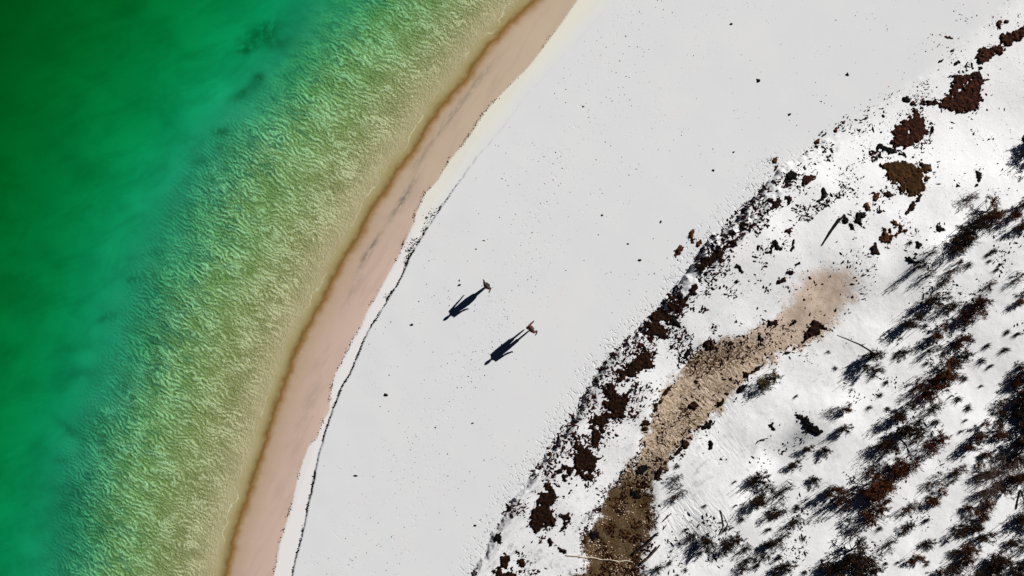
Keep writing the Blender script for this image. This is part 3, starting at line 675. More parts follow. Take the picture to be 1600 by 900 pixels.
def sample(fn, n, box=(-34, 34, -19.5, 19.5), sz=(.012, .03), el=(1, 2), ang=None, tries=40):
    out = []; tot = 0
    for _ in range(tries):
        x = rng.uniform(box[0], box[1], 60000); y = rng.uniform(box[2], box[3], 60000)
        ok = rng.random(60000) < fn(x, y)
        out.append(np.stack([x[ok], y[ok]], -1)); tot += ok.sum()
        if tot > n: break
    q = np.concatenate(out)[:n]; m_ = len(q)
    s_ = sz[0] + (sz[1] - sz[0]) * rng.random(m_) ** 3
    a_ = rng.uniform(0, 6.28, m_) if ang is None else rng.normal(ang, .35, m_)
    return np.stack([q[:, 0], q[:, 1], s_, rng.uniform(el[0], el[1], m_), a_], -1)
def fld(arr):
    """sample a terrain field at any point"""
    def f(x, y):
        ix = np.clip(np.searchsorted(GX, x), 0, len(GX) - 1); iy = np.clip(np.searchsorted(GY, y), 0, len(GY) - 1)
        return arr[iy, ix]
    return f
fB, fF, fT, fTan, fW, fRub = fld(dB), fld(dF), fld(dT), fld(tan), fld(dW), fld(np.clip(rub, 0, 1.3))
# open beach
def dens_beach(x, y):
    b, f = fB(x, y), fF(x, y)
    cl = sstep(0.0, 0.6, fbm(x * .5, y * .5, 3, 200)) * .8 + .12
    w = np.exp(-((x - W(790, 0)[0] - (y - 0) * .55) / 1.6) ** 2) * .8
    return np.where((b > .3) & (f < -.3), cl + w, 0) * .6
flakes('beach_crumbs', sample(dens_beach, 1800, sz=(.009, .040)), 'weed_black', 'fine dark crumbs scattered over the open white beach')
def dens_trail(x, y):
    return np.where((fB(x, y) > .3) & (fF(x, y) < -.3), sstep(.1, .7, fbm(x * .9, y * .9, 3, 207)), 0)
flakes('beach_sand_lumps', sample(dens_trail, 1400, sz=(.008, .022)), 'wood_brown', 'faint brownish grains strewn over the open beach')
# swash line crumbs
def dens_tide(x, y):
    t = fT(x, y)
    return np.exp(-((t + .02 + .1 * fbm(x * 1.5, y * 1.5, 2, 210)) / .07) ** 2) * sstep(-.25, .3, fbm(x * 1.1, y * 1.1, 3, 212))
flakes('tide_mark_crumbs', sample(dens_tide, 1100, box=(-16, 5, -19.5, 19.5), sz=(.012, .045)), 'weed', 'thin broken line of dark crumbs along the edge of the wet sand')
def dens_berm(x, y):
    b = fB(x, y); ext = .65 * sstep(-.15, .3, fbm(x * .8, y * .8, 2, 221))
    on = sstep(8, 3, y)
    return on * np.where((b < .06) & (b > -.04 - ext), 1.0, 0) * np.where(b > -.1, .7 * sstep(-.35, .2, fbm(x * 1.3, y * 1.3, 3, 229) + .35 * sstep(0, 5, y) * 0 + .3 * ((y > -5) & (y < 3.5))), .5 * sstep(-ext - .05, 0, b) * sstep(-9.5, -7.0, y + 2.5 * fbm(x, y, 2, 225)))
flakes('berm_weed_line', sample(dens_berm, 1700, box=(-15, 0, -19.5, 9), sz=(.014, .06), el=(1, 2.2), ang=R(40)), 'weed_black', 'black weed crumbs packed along the small step in the beach')
# dune foot and dune litter
def dens_foot(x, y):
    f = fF(x, y); nz = fbm(x * .8, y * .8, 4, 230)
    band = np.where((f > -.25) & (f < 3.4), 1, 0) * sstep(12, 7, y) * sstep(.0, .40, nz + .32 * sstep(1.3, .2, f) + .22 * sstep(-7, -3, y) * sstep(7, 3, y) * sstep(2.4, .8, f))
    return band
flakes('dune_foot_litter', sample(dens_foot, 7000, sz=(.018, .10), el=(1, 2.6)), 'weed', 'ragged dark weed litter strewn along the foot of the dune')
def dens_dune(x, y):
    f = fF(x, y); nz = fbm(x * .6, y * .6, 4, 236)
    return np.where((f > 1.0) & (fTan(x, y) < 0), sstep(.12, .55, nz + .25 * sstep(7, 12, f) - .1 * sstep(12, 6, y)), 0)
flakes('dune_litter', sample(dens_dune, 5500, sz=(.014, .08), el=(1, 3.0)), 'weed_black', 'black bits of weed and twig scattered on the white dune')
def dens_top(x, y):
    px, py = x / S + 800, 450 - y / S
    a = np.exp(-((px - 1430) / 110) ** 2 - ((py - (1530 - px) * .95 - 70) / 55) ** 2)
    return a * sstep(.0, .5, fbm(x * .9, y * .9, 4, 239))
flakes('upper_weed_litter', sample(dens_top, 700, box=(14, 33, 0, 18), sz=(.014, .06)), 'weed_rust', 'rusty weed bits strewn round the large mats of the upper dune')
# crumbs round the mats
def fringe(mats, name, label, mat, dens, sz):
    out = []
    for pts, lab, mt, kw in MATS:
        if mt not in mats: continue
        p = P(pts); xs = [q[0] for q in p]; ys = [q[1] for q in p]
        area = (max(xs) - min(xs) + 1) * (max(ys) - min(ys) + 1); n_ = int(area * dens * 14)
        x = rng.uniform(min(xs) - .5, max(xs) + .5, n_); y = rng.uniform(min(ys) - .5, max(ys) + .5, n_)
        d_ = poly_sdf(x, y, p)
        k = rng.random(n_) < np.where(d_ > 0, .25, np.exp(d_ / .30)) * sstep(-.15, .4, fbm(x * 1.8, y * 1.8, 3, 333))
        out.append(np.stack([x[k], y[k]], -1))
    q = np.concatenate(out); k = len(q)
    flakes(name, np.stack([q[:, 0], q[:, 1], rng.uniform(0, 1, k) ** 2 * (sz[1] - sz[0]) + sz[0], rng.uniform(1, 2.6, k), rng.uniform(0, 6.28, k)], -1), mat, label)
fringe(('weed', 'weed_olive'), 'weed_mat_crumbs', 'loose brown crumbs fraying off the edges of the weed mats', 'weed', 3.0, (.02, .085))
fringe(('weed_black',), 'black_weed_crumbs', 'loose black crumbs round the black weed heaps', 'weed_black', 2.0, (.015, .06))
fringe(('weed_rust',), 'rusty_weed_crumbs', 'loose rusty crumbs round the rusty weed scraps', 'weed_rust', 2.0, (.015, .06))
# rubble in the hollow
def dens_rub(x, y):
    t = fTan(x, y)
    return np.where(t > -.3, .04 + fRub(x, y) * (t > -.25) * .9 * sstep(-.25, .35, fbm(x * 1.4, y * 1.4, 4, 240)), 0)
flakes('hollow_weed_crumbs', sample(dens_rub, 5200, box=(2, 22, -19.5, 3), sz=(.018, .085), el=(1, 2.8)), 'weed', 'dark weed crumbs and twigs covering the sandy hollow')
def dens_peb(x, y):
    t = fTan(x, y)
    return np.where(t > 0, sstep(-7.5, -10.5, y) * .7 * sstep(-.2, .4, fbm(x * 1.1, y * 1.1, 3, 246)) * (1 - .3 * sstep(-12, -16, y)), 0)
peb = mat_noise('tan_pebbles', [(.30, .22, .14), (.55, .43, .31), (.66, .56, .44)], 9, .9)
M['pebble'] = peb
flakes('hollow_pebbles', sample(dens_peb, 1300, box=(2, 18, -19.5, -3), sz=(.02, .07), el=(1, 1.8)), 'pebble', 'pale tan stones and sand lumps in the lower hollow', cat='stones')
# dark marks at the edges of the hollow and dimple shadows come from the relief itself

# ------------------------------------------------------------------ sticks
def tube_mesh(name, pts, rad, sides=6, seed=0):
    rr = random.Random(seed); bm = bmesh.new(); rings = []
    for i, p in enumerate(pts):
        a = Vector(pts[max(i - 1, 0)]); b = Vector(pts[min(i + 1, len(pts) - 1)])
        t = (b - a).normalized(); u = t.orthogonal().normalized(); v = t.cross(u)
        r = rad[i]
        rings.append([bm.verts.new(Vector(p) + (u * math.cos(k * 2 * math.pi / sides) + v * math.sin(k * 2 * math.pi / sides)) * r * rr.uniform(.85, 1.15)) for k in range(sides)])
    for q, w in zip(rings, rings[1:]):
        for k in range(sides): bm.faces.new((q[k], q[(k + 1) % sides], w[(k + 1) % sides], w[k]))
    bm.faces.new(rings[0][::-1]); bm.faces.new(rings[-1])
    me = bpy.data.meshes.new(name); bm.to_mesh(me); bm.free()
    return me
def stick(pts, r0, r1, lift, mat, label, name='driftwood_stick', twigs=(), cat='driftwood'):
    p = [W(*q) for q in pts]; ox, oy = p[0]; oz = gz(ox, oy); n = 4 * (len(p) - 1) + 1; out = []; rr = random.Random(len(label))
    for i in range(n):
        s_ = i / 4; k = min(int(s_), len(p) - 2); t = s_ - k
        x = p[k][0] * (1 - t) + p[k + 1][0] * t; y = p[k][1] * (1 - t) + p[k + 1][1] * t
        out.append((x - ox + rr.uniform(-.012, .012), y - oy + rr.uniform(-.012, .012), gz(x, y) - oz + r0 * .6 + lift * i / (n - 1)))
    rad = [r0 + (r1 - r0) * i / (n - 1) for i in range(n)]
    o = link_obj(name, tube_mesh(name, out, rad, 7, len(label)), M[mat], loc=(ox, oy, oz)); tag(o, label, cat)
    for (i, dx, dy, dz) in twigs:
        b = Vector(out[i]); q = [b, b + Vector((dx, dy, dz)) * .5 + Vector((.02, -.02, 0)), b + Vector((dx, dy, dz))]
        link_obj('side_branch', tube_mesh('side_branch', q, [r1 * 1.1, r1 * .8, r1 * .4], 5, i), M[mat], o)
    return o
stick([(989, 861), (1008, 845), (1026, 827)], .085, .04, .10, 'wood_dark', 'upper of two dark driftwood logs on the right edge of the brown rubble', 'driftwood_log')
stick([(1001, 875), (1014, 862), (1028, 846)], .075, .045, .12, 'wood_brown', 'lower of two driftwood logs on the right edge of the brown rubble, brown topped', 'driftwood_log')
stick([(884, 865), (900, 866), (913, 868), (927, 869), (938, 872), (952, 872), (966, 875), (978, 873), (988, 875)], .03, .05, -.02, 'wood_pale', 'long pale bleached branch lying across the brown rubble', 'driftwood_branch')
stick([(1276, 384), (1291, 361), (1308, 339)], .035, .06, .15, 'wood_dark', 'long dark stick leaning down left from a black weed heap')
stick([(1299, 522), (1317, 529), (1336, 537), (1350, 546), (1358, 552)], .012, .024, .02, 'wood_dark', 'thin dark branch slanting down right over smooth white sand to a shrub', 'driftwood_branch', [(8, .25, .1, .05), (12, .2, -.25, .06)])
stick([(1032, 812), (1046, 798)], .02, .03, .12, 'wood_dark', 'short dark stick on rippled white sand near the rubble')
stick([(1034, 824), (1038, 816)], .02, .025, .08, 'wood_dark', 'very short black stick standing by the rippled sand')
stick([(1119, 790), (1124, 800), (1130, 812), (1127, 824)], .02, .04, .2, 'wood_dark', 'crooked dark branch between rippled sand and shrubs', 'driftwood_branch', [(6, -.25, .05, .1), (9, .3, .1, .15)])
stick([(1080, 828), (1084, 842), (1080, 855)], .02, .035, .2, 'wood_dark', 'arched dark branch on the sand left of the star shaped shrub', 'driftwood_branch', [(4, .15, .2, .1)])
stick([(1176, 690), (1181, 684), (1193, 681)], .02, .03, .1, 'wood_dark', 'curled twig on white sand below the grey hollow')
stick([(1385, 671), (1399, 677), (1412, 683), (1420, 690)], .02, .035, .35, 'wood_pale', 'pale bare branch poking from the middle shrubs', 'driftwood_branch')
stick([(1574, 757), (1575, 768), (1578, 778)], .05, .05, .3, 'wood_dark', 'short dark stump below the bare twig thicket at the right')

# ------------------------------------------------------------------ shrubs and tufts
def quads_mesh(name, quads):
    q = np.asarray(quads, dtype=np.float32).reshape(-1, 3)
    return mesh_from_arrays(name, q, np.arange(len(q)).reshape(-1, 4), False)
def twig_quads(p, q, r0, r1, out):
    """a three sided tapering twig from p to q"""
    t = (q - p).normalized(); u = t.orthogonal().normalized(); v = t.cross(u)
    a = [p + (u * math.cos(k * 2.094) + v * math.sin(k * 2.094)) * r0 for k in range(3)]
    b = [q + (u * math.cos(k * 2.094) + v * math.sin(k * 2.094)) * r1 for k in range(3)]
    for k in range(3): out.append([a[k], a[(k + 1) % 3], b[(k + 1) % 3], b[k]])
def rand_unit(rr):
    while True:
        v = Vector((rr.uniform(-1, 1), rr.uniform(-1, 1), rr.uniform(-1, 1)))
        if .1 < v.length < 1: return v.normalized()
def leaf_quad(c, rr, s, out, up=0.3):
    n = (rand_unit(rr) + Vector((0, 0, up))).normalized(); u = n.orthogonal().normalized()
    a = rr.uniform(0, 6.28); u2 = u * math.cos(a) + n.cross(u) * math.sin(a); v2 = n.cross(u2)
    L = s * rr.uniform(.7, 1.4); w = L * rr.uniform(.28, .5)
    out.append([c - u2 * L, c + v2 * w, c + u2 * L, c - v2 * w])
def shrub_meshes(seed, kind):
    """unit shrub: about one metre tall, half a metre in radius"""
    rr = random.Random(seed); br = []; lf = []
    lobes = [(Vector((rr.uniform(-.5, .5), rr.uniform(-.38, .38), 0)), rr.uniform(.4, 1)) for _ in range(rr.randint(4, 6))]
    nst = dict(dense=34, sparse=26, bare=60)[kind]
    for i in range(nst):
        lob, lh = rr.choice(lobes)
        base = lob * .35 + Vector((rr.uniform(-.06, .06), rr.uniform(-.06, .06), -.04))
        a = rr.uniform(0, 6.28); sp = rr.uniform(.03, .30)
        top = Vector((lob.x + sp * math.cos(a), lob.y + sp * math.sin(a), rr.uniform(.45, 1.0) * lh * (1.15 - sp)))
        mid = base.lerp(top, .5) + Vector((rr.uniform(-.06, .06), rr.uniform(-.06, .06), .05))
        pts = [base, mid, top]
        twig_quads(pts[0], pts[1], .016, .011, br); twig_quads(pts[1], pts[2], .011, .004, br)
        for j in range(dict(dense=5, sparse=4, bare=7)[kind]):
            t = rr.uniform(.3, 1); p0 = mid.lerp(top, t)
            d = Vector((rr.uniform(-1, 1), rr.uniform(-1, 1), rr.uniform(.1, 1.2))).normalized() * rr.uniform(.08, .24)
            twig_quads(p0, p0 + d, .006, .002, br)
            nl = dict(dense=20, sparse=7, bare=1)[kind]
            for k in range(nl):
                leaf_quad(p0 + d * rr.uniform(.2, 1.1) + rand_unit(rr) * rr.uniform(0, .075), rr, rr.uniform(.014, .036) if kind != 'bare' else .012, lf)
    # a few upright shoots that throw long thin shadows
    for i in range(dict(dense=24, sparse=20, bare=14)[kind]):
        lob, lh = rr.choice(lobes); a = rr.uniform(0, 6.28); r = rr.uniform(.0, .4)
        b = Vector((lob.x * .8 + r * math.cos(a), lob.y * .8 + r * math.sin(a), -.03)); t = b + Vector((rr.uniform(-.07, .07), rr.uniform(-.07, .07), rr.uniform(.5, 1.08)))
        twig_quads(b, t, .012, .005, br)
        for k in range(16): leaf_quad(b.lerp(t, rr.uniform(.3, 1)) + rand_unit(rr) * .025, rr, .022, lf)
    return quads_mesh('branches', br), quads_mesh('foliage', lf)
def tuft_mesh(seed):
    rr = random.Random(seed); q = []
    for i in range(46):
        a = rr.uniform(0, 6.28); r = rr.uniform(0, .22); b = Vector((r * math.cos(a), r * math.sin(a), -.04))
        le = rr.uniform(.5, 1.05); out = rr.uniform(.0, .3)
        m1 = b + Vector((math.cos(a) * out * .3, math.sin(a) * out * .3, le * .55)); t = b + Vector((math.cos(a) * out, math.sin(a) * out, le * (1 - out * .4)))
        twig_quads(b, m1, .016, .012, q); twig_quads(m1, t, .012, .003, q)
    cx_, cy_ = rr.uniform(-.1, .1), rr.uniform(-.1, .1)
    for i in range(110):
        a = rr.uniform(0, 6.28); r = rr.uniform(0, .42) * (0.6 + .4 * math.sin(a * 2 + seed))
        leaf_quad(Vector((r * math.cos(a), r * math.sin(a), rr.uniform(.02, .3))), rr, .045, q)
    return quads_mesh('grass_tuft', q)
PROTO = {'dense': [shrub_meshes(s, 'dense') for s in (1, 2, 3, 4, 5)], 'sparse': [shrub_meshes(s, 'sparse') for s in (11, 12, 13, 14)],
         'bare': [shrub_meshes(s, 'bare') for s in (21, 22)]}
TUFT = [tuft_mesh(s) for s in (31, 32, 33, 34)]
for k in PROTO:
    for b, l in PROTO[k]:
        b.materials.append(M['twig']); l.materials.append(M['leaf_brown'])
for t in TUFT: t.materials.append(M['blade'])
def setmat(o, mat):
    o.material_slots[0].link = 'OBJECT'; o.material_slots[0].material = mat
count = [0]
def shrub(px, py, h, r, kind, leaf, label, stretch=1.0, group=None):
    count[0] += 1; i = count[0]; rr = random.Random(i * 31)
    x, y = W(px, py); f = 1 - .6 * h / CAM_H; x *= f; y *= f
    e = bpy.data.objects.new('dune_shrub', None); COL.objects.link(e)
    e.location = (x, y, gz(x, y)); e.rotation_euler = (0, 0, R(38) + rr.choice((0, math.pi)) + rr.uniform(-.25, .25)); s = r * .96 * S / .5; h *= 1.12; stretch = 1 + (stretch - 1) * .45
    e.scale = (s * stretch, s / math.sqrt(stretch), h)
    b, l = PROTO[kind][i % len(PROTO[kind])]
    bo = link_obj('branches', b, None, e); lo = link_obj('foliage', l, None, e)
    setmat(lo, M['leaf_' + leaf]); setmat(bo, M['twig_pale'] if kind == 'bare' else M['twig'])
    tag(e, label, 'shrub', group)
def tuft(px, py, h, r, label, group=None, mat='blade'):
    count[0] += 1; i = count[0]
    x, y = W(px, py); f = 1 - .5 * h / CAM_H; x *= f; y *= f
    o = link_obj('grass_tuft', TUFT[i % 4], None); setmat(o, M[mat])
    s = r * S / .5; o.location = (x, y, gz(x, y)); o.rotation_euler = (0, 0, i * 1.7); o.scale = (s, s, h)
    tag(o, label, 'grass tuft', group)

D_, SP, BA = 'dense', 'sparse', 'bare'
SHRUBS = [
 (1613, 232, 1.15, 22, D_, 'dark', 'dark shrub cut by the right edge, throwing a blue black shadow into the upper dune', 1.2),
 (1504, 314, .45, 12, SP, 'brown', 'small rusty shrub just above the longest shrub shadow', 1.2),
 (1533, 340, .9, 20, D_, 'brown', 'brown shrub at the upper right end of the longest dark shrub row', 1.3),
 (1509, 360, 1.0, 19, D_, 'dark', 'dark shrub in the middle of the longest dark shrub row', 1.3),
 (1488, 382, 1.0, 18, D_, 'dark', 'dark shrub at the lower left end of the longest dark shrub row', 1.2),
 (1577, 330, .8, 12, D_, 'red', 'slim red brown shrub near the right edge, left one of a close pair', 1.6),
 (1587, 352, .8, 13, D_, 'brown', 'brown shrub near the right edge, lower one of a close pair', 1.6),
 (1426, 415, 1.0, 9, SP, 'dark', 'thin dark shrub with long hairline shadows above the big shrub field', 1.2),
 (1440, 430, .7, 8, SP, 'dark', 'thin dark shrub close right of the one with hairline shadows', 1.0),
 (1452, 470, 1.0, 15, D_, 'dark', 'black shrub with combed shadow at the top of the shrub field', 1.5),
 (1470, 478, .7, 11, SP, 'dark', 'loose dark shrub right behind the black combed one', 1.3),
 (1417, 503, 1.0, 15, D_, 'dark', 'black shrub throwing a long blue shadow at the left of the shrub field top', 1.3),
 (1526, 470, .8, 14, D_, 'red', 'dark red shrub, upper of two in the upper shrub field', 1.2),
 (1507, 490, .9, 16, D_, 'red', 'dark red shrub, lower and larger of two in the upper shrub field', 1.3),
 (1482, 479, .5, 8, SP, 'brown', 'small brown shrub between the black combed shrub and the dark red ones', 1.2),
 (1458, 517, .7, 12, D_, 'brown', 'small brown shrub in the middle of the upper shrub field', 1.1),
 (1492, 531, .75, 14, D_, 'brown', 'brown shrub under the dark red pair', 1.2),
 (1445, 543, .7, 9, SP, 'dark', 'loose dark shrub with thin stripes of shadow mid field', 1.4),
 (1490, 560, .8, 15, D_, 'dark', 'blue black shrub above the largest brown shrub heap', 1.4),
 (1406, 551, .45, 12, SP, 'dark', 'small loose grey black shrub left in the shrub field', 1.2),
 (1354, 564, 1.1, 15, D_, 'dark', 'lone dark shrub with long blue shadow on white sand, next to the thin branch', 1.2),
 (1362, 575, .6, 9, BA, 'brown', 'thin brown twiggy bush leaning on the lone dark shrub', 1.0),
 (1463, 586, .9, 20, D_, 'brown', 'largest brown shrub of the middle heap', 1.3),
 (1448, 606, .8, 18, D_, 'red', 'reddish shrub below the largest brown one of the middle heap', 1.2),
 (1426, 602, .7, 14, SP, 'brown', 'loose brown shrub on the left of the middle heap', 1.5),
 (1404, 640, .9, 16, D_, 'dark', 'dark shrub with blue shadow below the middle heap', 1.3),
 (1446, 634, .5, 14, SP, 'dark', 'low loose dark shrub right below the middle heap', 1.5),
 (1311, 636, .8, 8, D_, 'brown', 'small dark shrub with striped shadow left of the shrub field', 1.4),
 (1292, 636, .5, 7, SP, 'dark', 'faint loose shrub beside the small striped one', 1.3),
 (1311, 667, .75, 9, D_, 'dark', 'small dark shrub with thin long shadow above the black curved weed row end', 1.3),
 (1397, 682, 1.1, 22, D_, 'dark', 'broad black shrub at the head of the lower shrub field', 1.6),
 (1372, 694, .9, 15, SP, 'dark', 'loose dark shrub left of the broad black one', 1.7),
 (1428, 676, .6, 12, SP, 'dark', 'loose shrub behind the broad black one', 1.5),
 (1450, 689, .8, 16, D_, 'red', 'dark red shrub with a deep blue shadow at the lane between the rows', 1.4),
 (1403, 724, .9, 19, D_, 'red', 'red brown shrub, upper right of the brown pair in the lower field', 1.2),
 (1383, 741, .9, 22, D_, 'brown', 'brown shrub, lower left and larger of the brown pair in the lower field', 1.2),
 (1360, 726, .7, 12, SP, 'dark', 'loose dark shrub left of the brown pair', 1.5),
 (1347, 766, 1.3, 24, D_, 'brown', 'tall bushy brown shrub with a wide fan of blue shadow streaks', 1.1),
 (1357, 797, 1.1, 18, D_, 'brown', 'brown shrub just below the tall bushy one', 1.1),
 (1310, 772, 1.1, 16, SP, 'brown', 'loose olive brown shrub left of the tall bushy one', 1.4),
 (1451, 769, .45, 14, D_, 'brown', 'round brown shrub beside the white sand lane', 1.1),
 (1444, 745, .35, 14, SP, 'dark', 'faint loose shrub above the round brown one', 1.2),
 (1407, 786, .45, 14, SP, 'brown', 'low loose brown shrub between the tall shrub and the lane', 1.3),
 (1405, 817, .35, 10, D_, 'dark', 'small dark shrub in the lower lane, middle of three', 1.1),
 (1436, 842, .35, 10, D_, 'dark', 'small dark shrub at the edge of the white lane, right of three', 1.3),
 (1381, 843, .45, 11, SP, 'dark', 'small loose dark shrub, left of three in the lower lane', 1.1),
 (1419, 864, .5, 11, D_, 'brown', 'small shrub with bluish shadow at the bottom lane', 1.3),
 (1325, 868, 1.3, 27, D_, 'dark', 'large black shrub near the bottom edge with wide blue streaks', 1.1),
 (1345, 890, 1.1, 20, D_, 'dark', 'black shrub cut by the bottom edge', 1.1),
 (1298, 884, 1.2, 16, D_, 'dark', 'dark blue shaded shrub at the bottom edge left of the large black one', 1.2),
 (1519, 668, .8, 12, D_, 'red', 'slim red brown shrub right of the lane with long shadow', 1.7),
 (1503, 692, .7, 10, D_, 'red', 'slim dark shrub following the slim red one', 1.8),
 (1543, 676, .6, 13, D_, 'brown', 'brown shrub between the slim red shrub and the bare thicket', 1.2),
 (1482, 729, .4, 9, D_, 'brown', 'small brown shrub in the chain right of the lane', 1.7),
 (1476, 744, .35, 6, SP, 'dark', 'tiny shrub ending the chain right of the lane', 1.5),
 (1519, 712, .4, 11, D_, 'brown', 'small rusty shrub on the left rim of the bare thicket', 1.4),
 (1514, 735, .4, 10, SP, 'olive', 'olive sprig shrub on the left rim of the bare thicket', 1.4),
 (1598, 575, 1.0, 15, D_, 'brown', 'dark brown shrub at the right edge, uppermost of the edge mass', 1.0),
 (1599, 610, 1.1, 22, D_, 'red', 'dark red shrub at the right edge, second from the top of the edge mass', 1.0),
 (1588, 636, 1.1, 17, D_, 'dark', 'black shrub at the right edge in the thick of the edge mass', 1.0),
 (1602, 655, 1.2, 24, D_, 'dark', 'large black shrub at the right edge above the bare thicket', 1.0),
 (1590, 688, 1.2, 20, D_, 'dark', 'black shrub sunk into the top of the bare thicket', 1.0),
 (1570, 598, .6, 11, D_, 'red', 'small red shrub left of the edge mass', 1.6),
 (1579, 570, .5, 8, SP, 'brown', 'loose brown shrub at the upper left of the edge mass', 1.3),
 (1547, 630, .4, 12, SP, 'brown', 'loose rusty shrub alone left of the edge mass', 1.4),
 (1551, 648, .35, 8, SP, 'olive', 'little olive shrub under the loose rusty one', 1.2),
 (1568, 712, .8, 26, BA, 'brown', 'grey bare twig thicket, upper part at the right edge', 1.1),
 (1545, 738, .7, 24, BA, 'brown', 'grey bare twig thicket, lower left part', 1.1),
 (1590, 740, .8, 22, BA, 'brown', 'grey bare twig thicket against the right edge', 1.1),
 (1532, 763, .6, 16, BA, 'brown', 'grey bare twig bush at the bottom of the thicket', 1.1),
 (1561, 750, .8, 14, D_, 'brown', 'brown bush with a blue shadow inside the bare thicket', 1.1),
 (1592, 770, .6, 14, BA, 'brown', 'grey bare twig bush under the thicket at the right edge', 1.0),
 (1500, 785, .4, 9, D_, 'brown', 'small brown shrub under the bare thicket, left of two', 1.1),
 (1522, 789, .5, 14, D_, 'brown', 'brown shrub under the bare thicket, right of two', 1.2),
 (1492, 817, .6, 14, D_, 'dark', 'black slanting shrub at the left of the lower right cluster', 1.6),
 (1517, 809, .5, 11, D_, 'dark', 'small black shrub at the top of the lower right cluster', 1.4),
 (1522, 830, .55, 12, D_, 'dark', 'black shrub in the middle of the lower right cluster', 1.5),
 (1504, 850, .6, 15, D_, 'brown', 'brown shrub low in the lower right cluster', 1.3),
 (1486, 876, .8, 15, D_, 'dark', 'black shrub at the bottom left of the lower right cluster', 1.6),
 (1477, 856, .35, 9, SP, 'olive', 'loose olive shrub at the lower right cluster left side', 1.2),
 (1455, 895, .5, 14, D_, 'brown', 'brown shrub cut by the bottom edge left of the cluster', 1.2),
 (1567, 838, .4, 11, D_, 'dark', 'round black shrub alone between the cluster and the right edge', 1.1),
 (1556, 868, .9, 21, D_, 'dark', 'large black shrub low at the right, longer than it is wide', 1.5),
 (1530, 886, .8, 18, D_, 'dark', 'black shrub running into the bottom edge', 1.4),
 (1592, 805, 1.0, 20, D_, 'dark', 'large black shrub at the right edge below the thicket', 1.0),
 (1592, 840, .7, 11, SP, 'brown', 'loose brown shrub under the large black edge shrub', 1.0),
 (1595, 868, .8, 17, D_, 'olive', 'olive shrub in the lower right corner', 1.0),
 (1586, 893, .9, 20, D_, 'dark', 'black shrub filling the lower right corner', 1.1),
 (1197, 594, .75, 15, D_, 'olive', 'yellowish lone shrub with blue shadow below the sandy hollow', 1.3),
 (1182, 747, .8, 14, D_, 'dark', 'black shrub, upper of two in front of the white flat', 1.2),
 (1190, 770, .9, 17, D_, 'dark', 'black shrub, lower and broader of two in front of the white flat', 1.1),
 (1236, 722, .4, 9, D_, 'dark', 'small dark shrub below the grey hollow', 1.4),
 (1269, 744, .4, 9, D_, 'dark', 'small dark shrub right of the one below the grey hollow', 1.0),
 (1222, 766, .6, 14, SP, 'dark', 'loose dark shrub right of the two black ones', 1.5),
 (1209, 796, .6, 12, D_, 'dark', 'dark slanting shrub under the loose one', 1.6),
 (1237, 808, .6, 13, SP, 'dark', 'loose striped shrub by the white lane', 1.6),
 (1296, 762, 1.0, 13, D_, 'brown', 'brown shrub with a blue shadow left of the olive brown one', 1.3),
 (1107, 843, 1.0, 13, D_, 'dark', 'star shaped black shrub with a fan of shadow streaks', 1.0),
 (1140, 845, .7, 15, D_, 'dark', 'black shrub right of the star shaped one', 1.3),
 (1162, 850, .5, 10, SP, 'dark', 'loose shrub second right of the star shaped one', 1.2),
 (1194, 854, .6, 13, D_, 'dark', 'black slanting shrub in the lower middle dune', 1.6),
 (1219, 838, .6, 11, SP, 'brown', 'loose brown shrub above the slanting lower one', 1.7),
 (1167, 870, .5, 11, SP, 'dark', 'loose dark shrub near the bottom middle', 1.3),
 (1158, 886, .5, 10, SP, 'dark', 'loose dark shrub at the bottom middle edge', 1.2),
 (1221, 880, .6, 12, D_, 'dark', 'black slanting shrub at the bottom right of the middle dune', 1.7),
 (1278, 872, .4, 10, SP, 'brown', 'little brown shrub alone on the white lane bottom', 1.0),
 (1256, 697, .35, 8, D_, 'dark', 'small black shrub right of the grey hollow', 1.2),
 (1286, 700, .45, 9, D_, 'dark', 'small black shrub second right of the grey hollow', 1.3),
 (1054, 746, .4, 10, SP, 'dark', 'thin black shrub beside the stony hollow, upper of two', 1.3),
 (1056, 769, .45, 13, SP, 'dark', 'thin black shrub beside the stony hollow, lower of two', 1.3),
 (1075, 835, .4, 11, SP, 'dark', 'loose twiggy shrub on rippled sand', 1.2),
 (1029, 886, .5, 10, SP, 'dark', 'small loose shrub at the bottom edge right of the logs', 1.2),
 (1443, 395, .6, 8, SP, 'dark', 'small loose shrub left below the longest shrub row', 1.3),
 (1477, 420, .55, 12, SP, 'brown', 'loose brown shrub under the longest shrub row', 1.6),
 (1462, 441, .5, 10, SP, 'brown', 'loose brown shrub over the black combed one', 1.5),
 (1580, 465, .4, 10, D_, 'brown', 'small brown shrub near the right edge in the upper field', 1.3),
 (1573, 436, .45, 10, SP, 'brown', 'loose brown shrub near the right edge in the upper field', 1.4),
 (1533, 447, .35, 9, SP, 'brown', 'loose small shrub above the dark red pair', 1.4),
 (1598, 318, .9, 10, SP, 'dark', 'loose dark shrub on the right edge beside the close pair', 1.2),
]
for q in SHRUBS: shrub(*q)
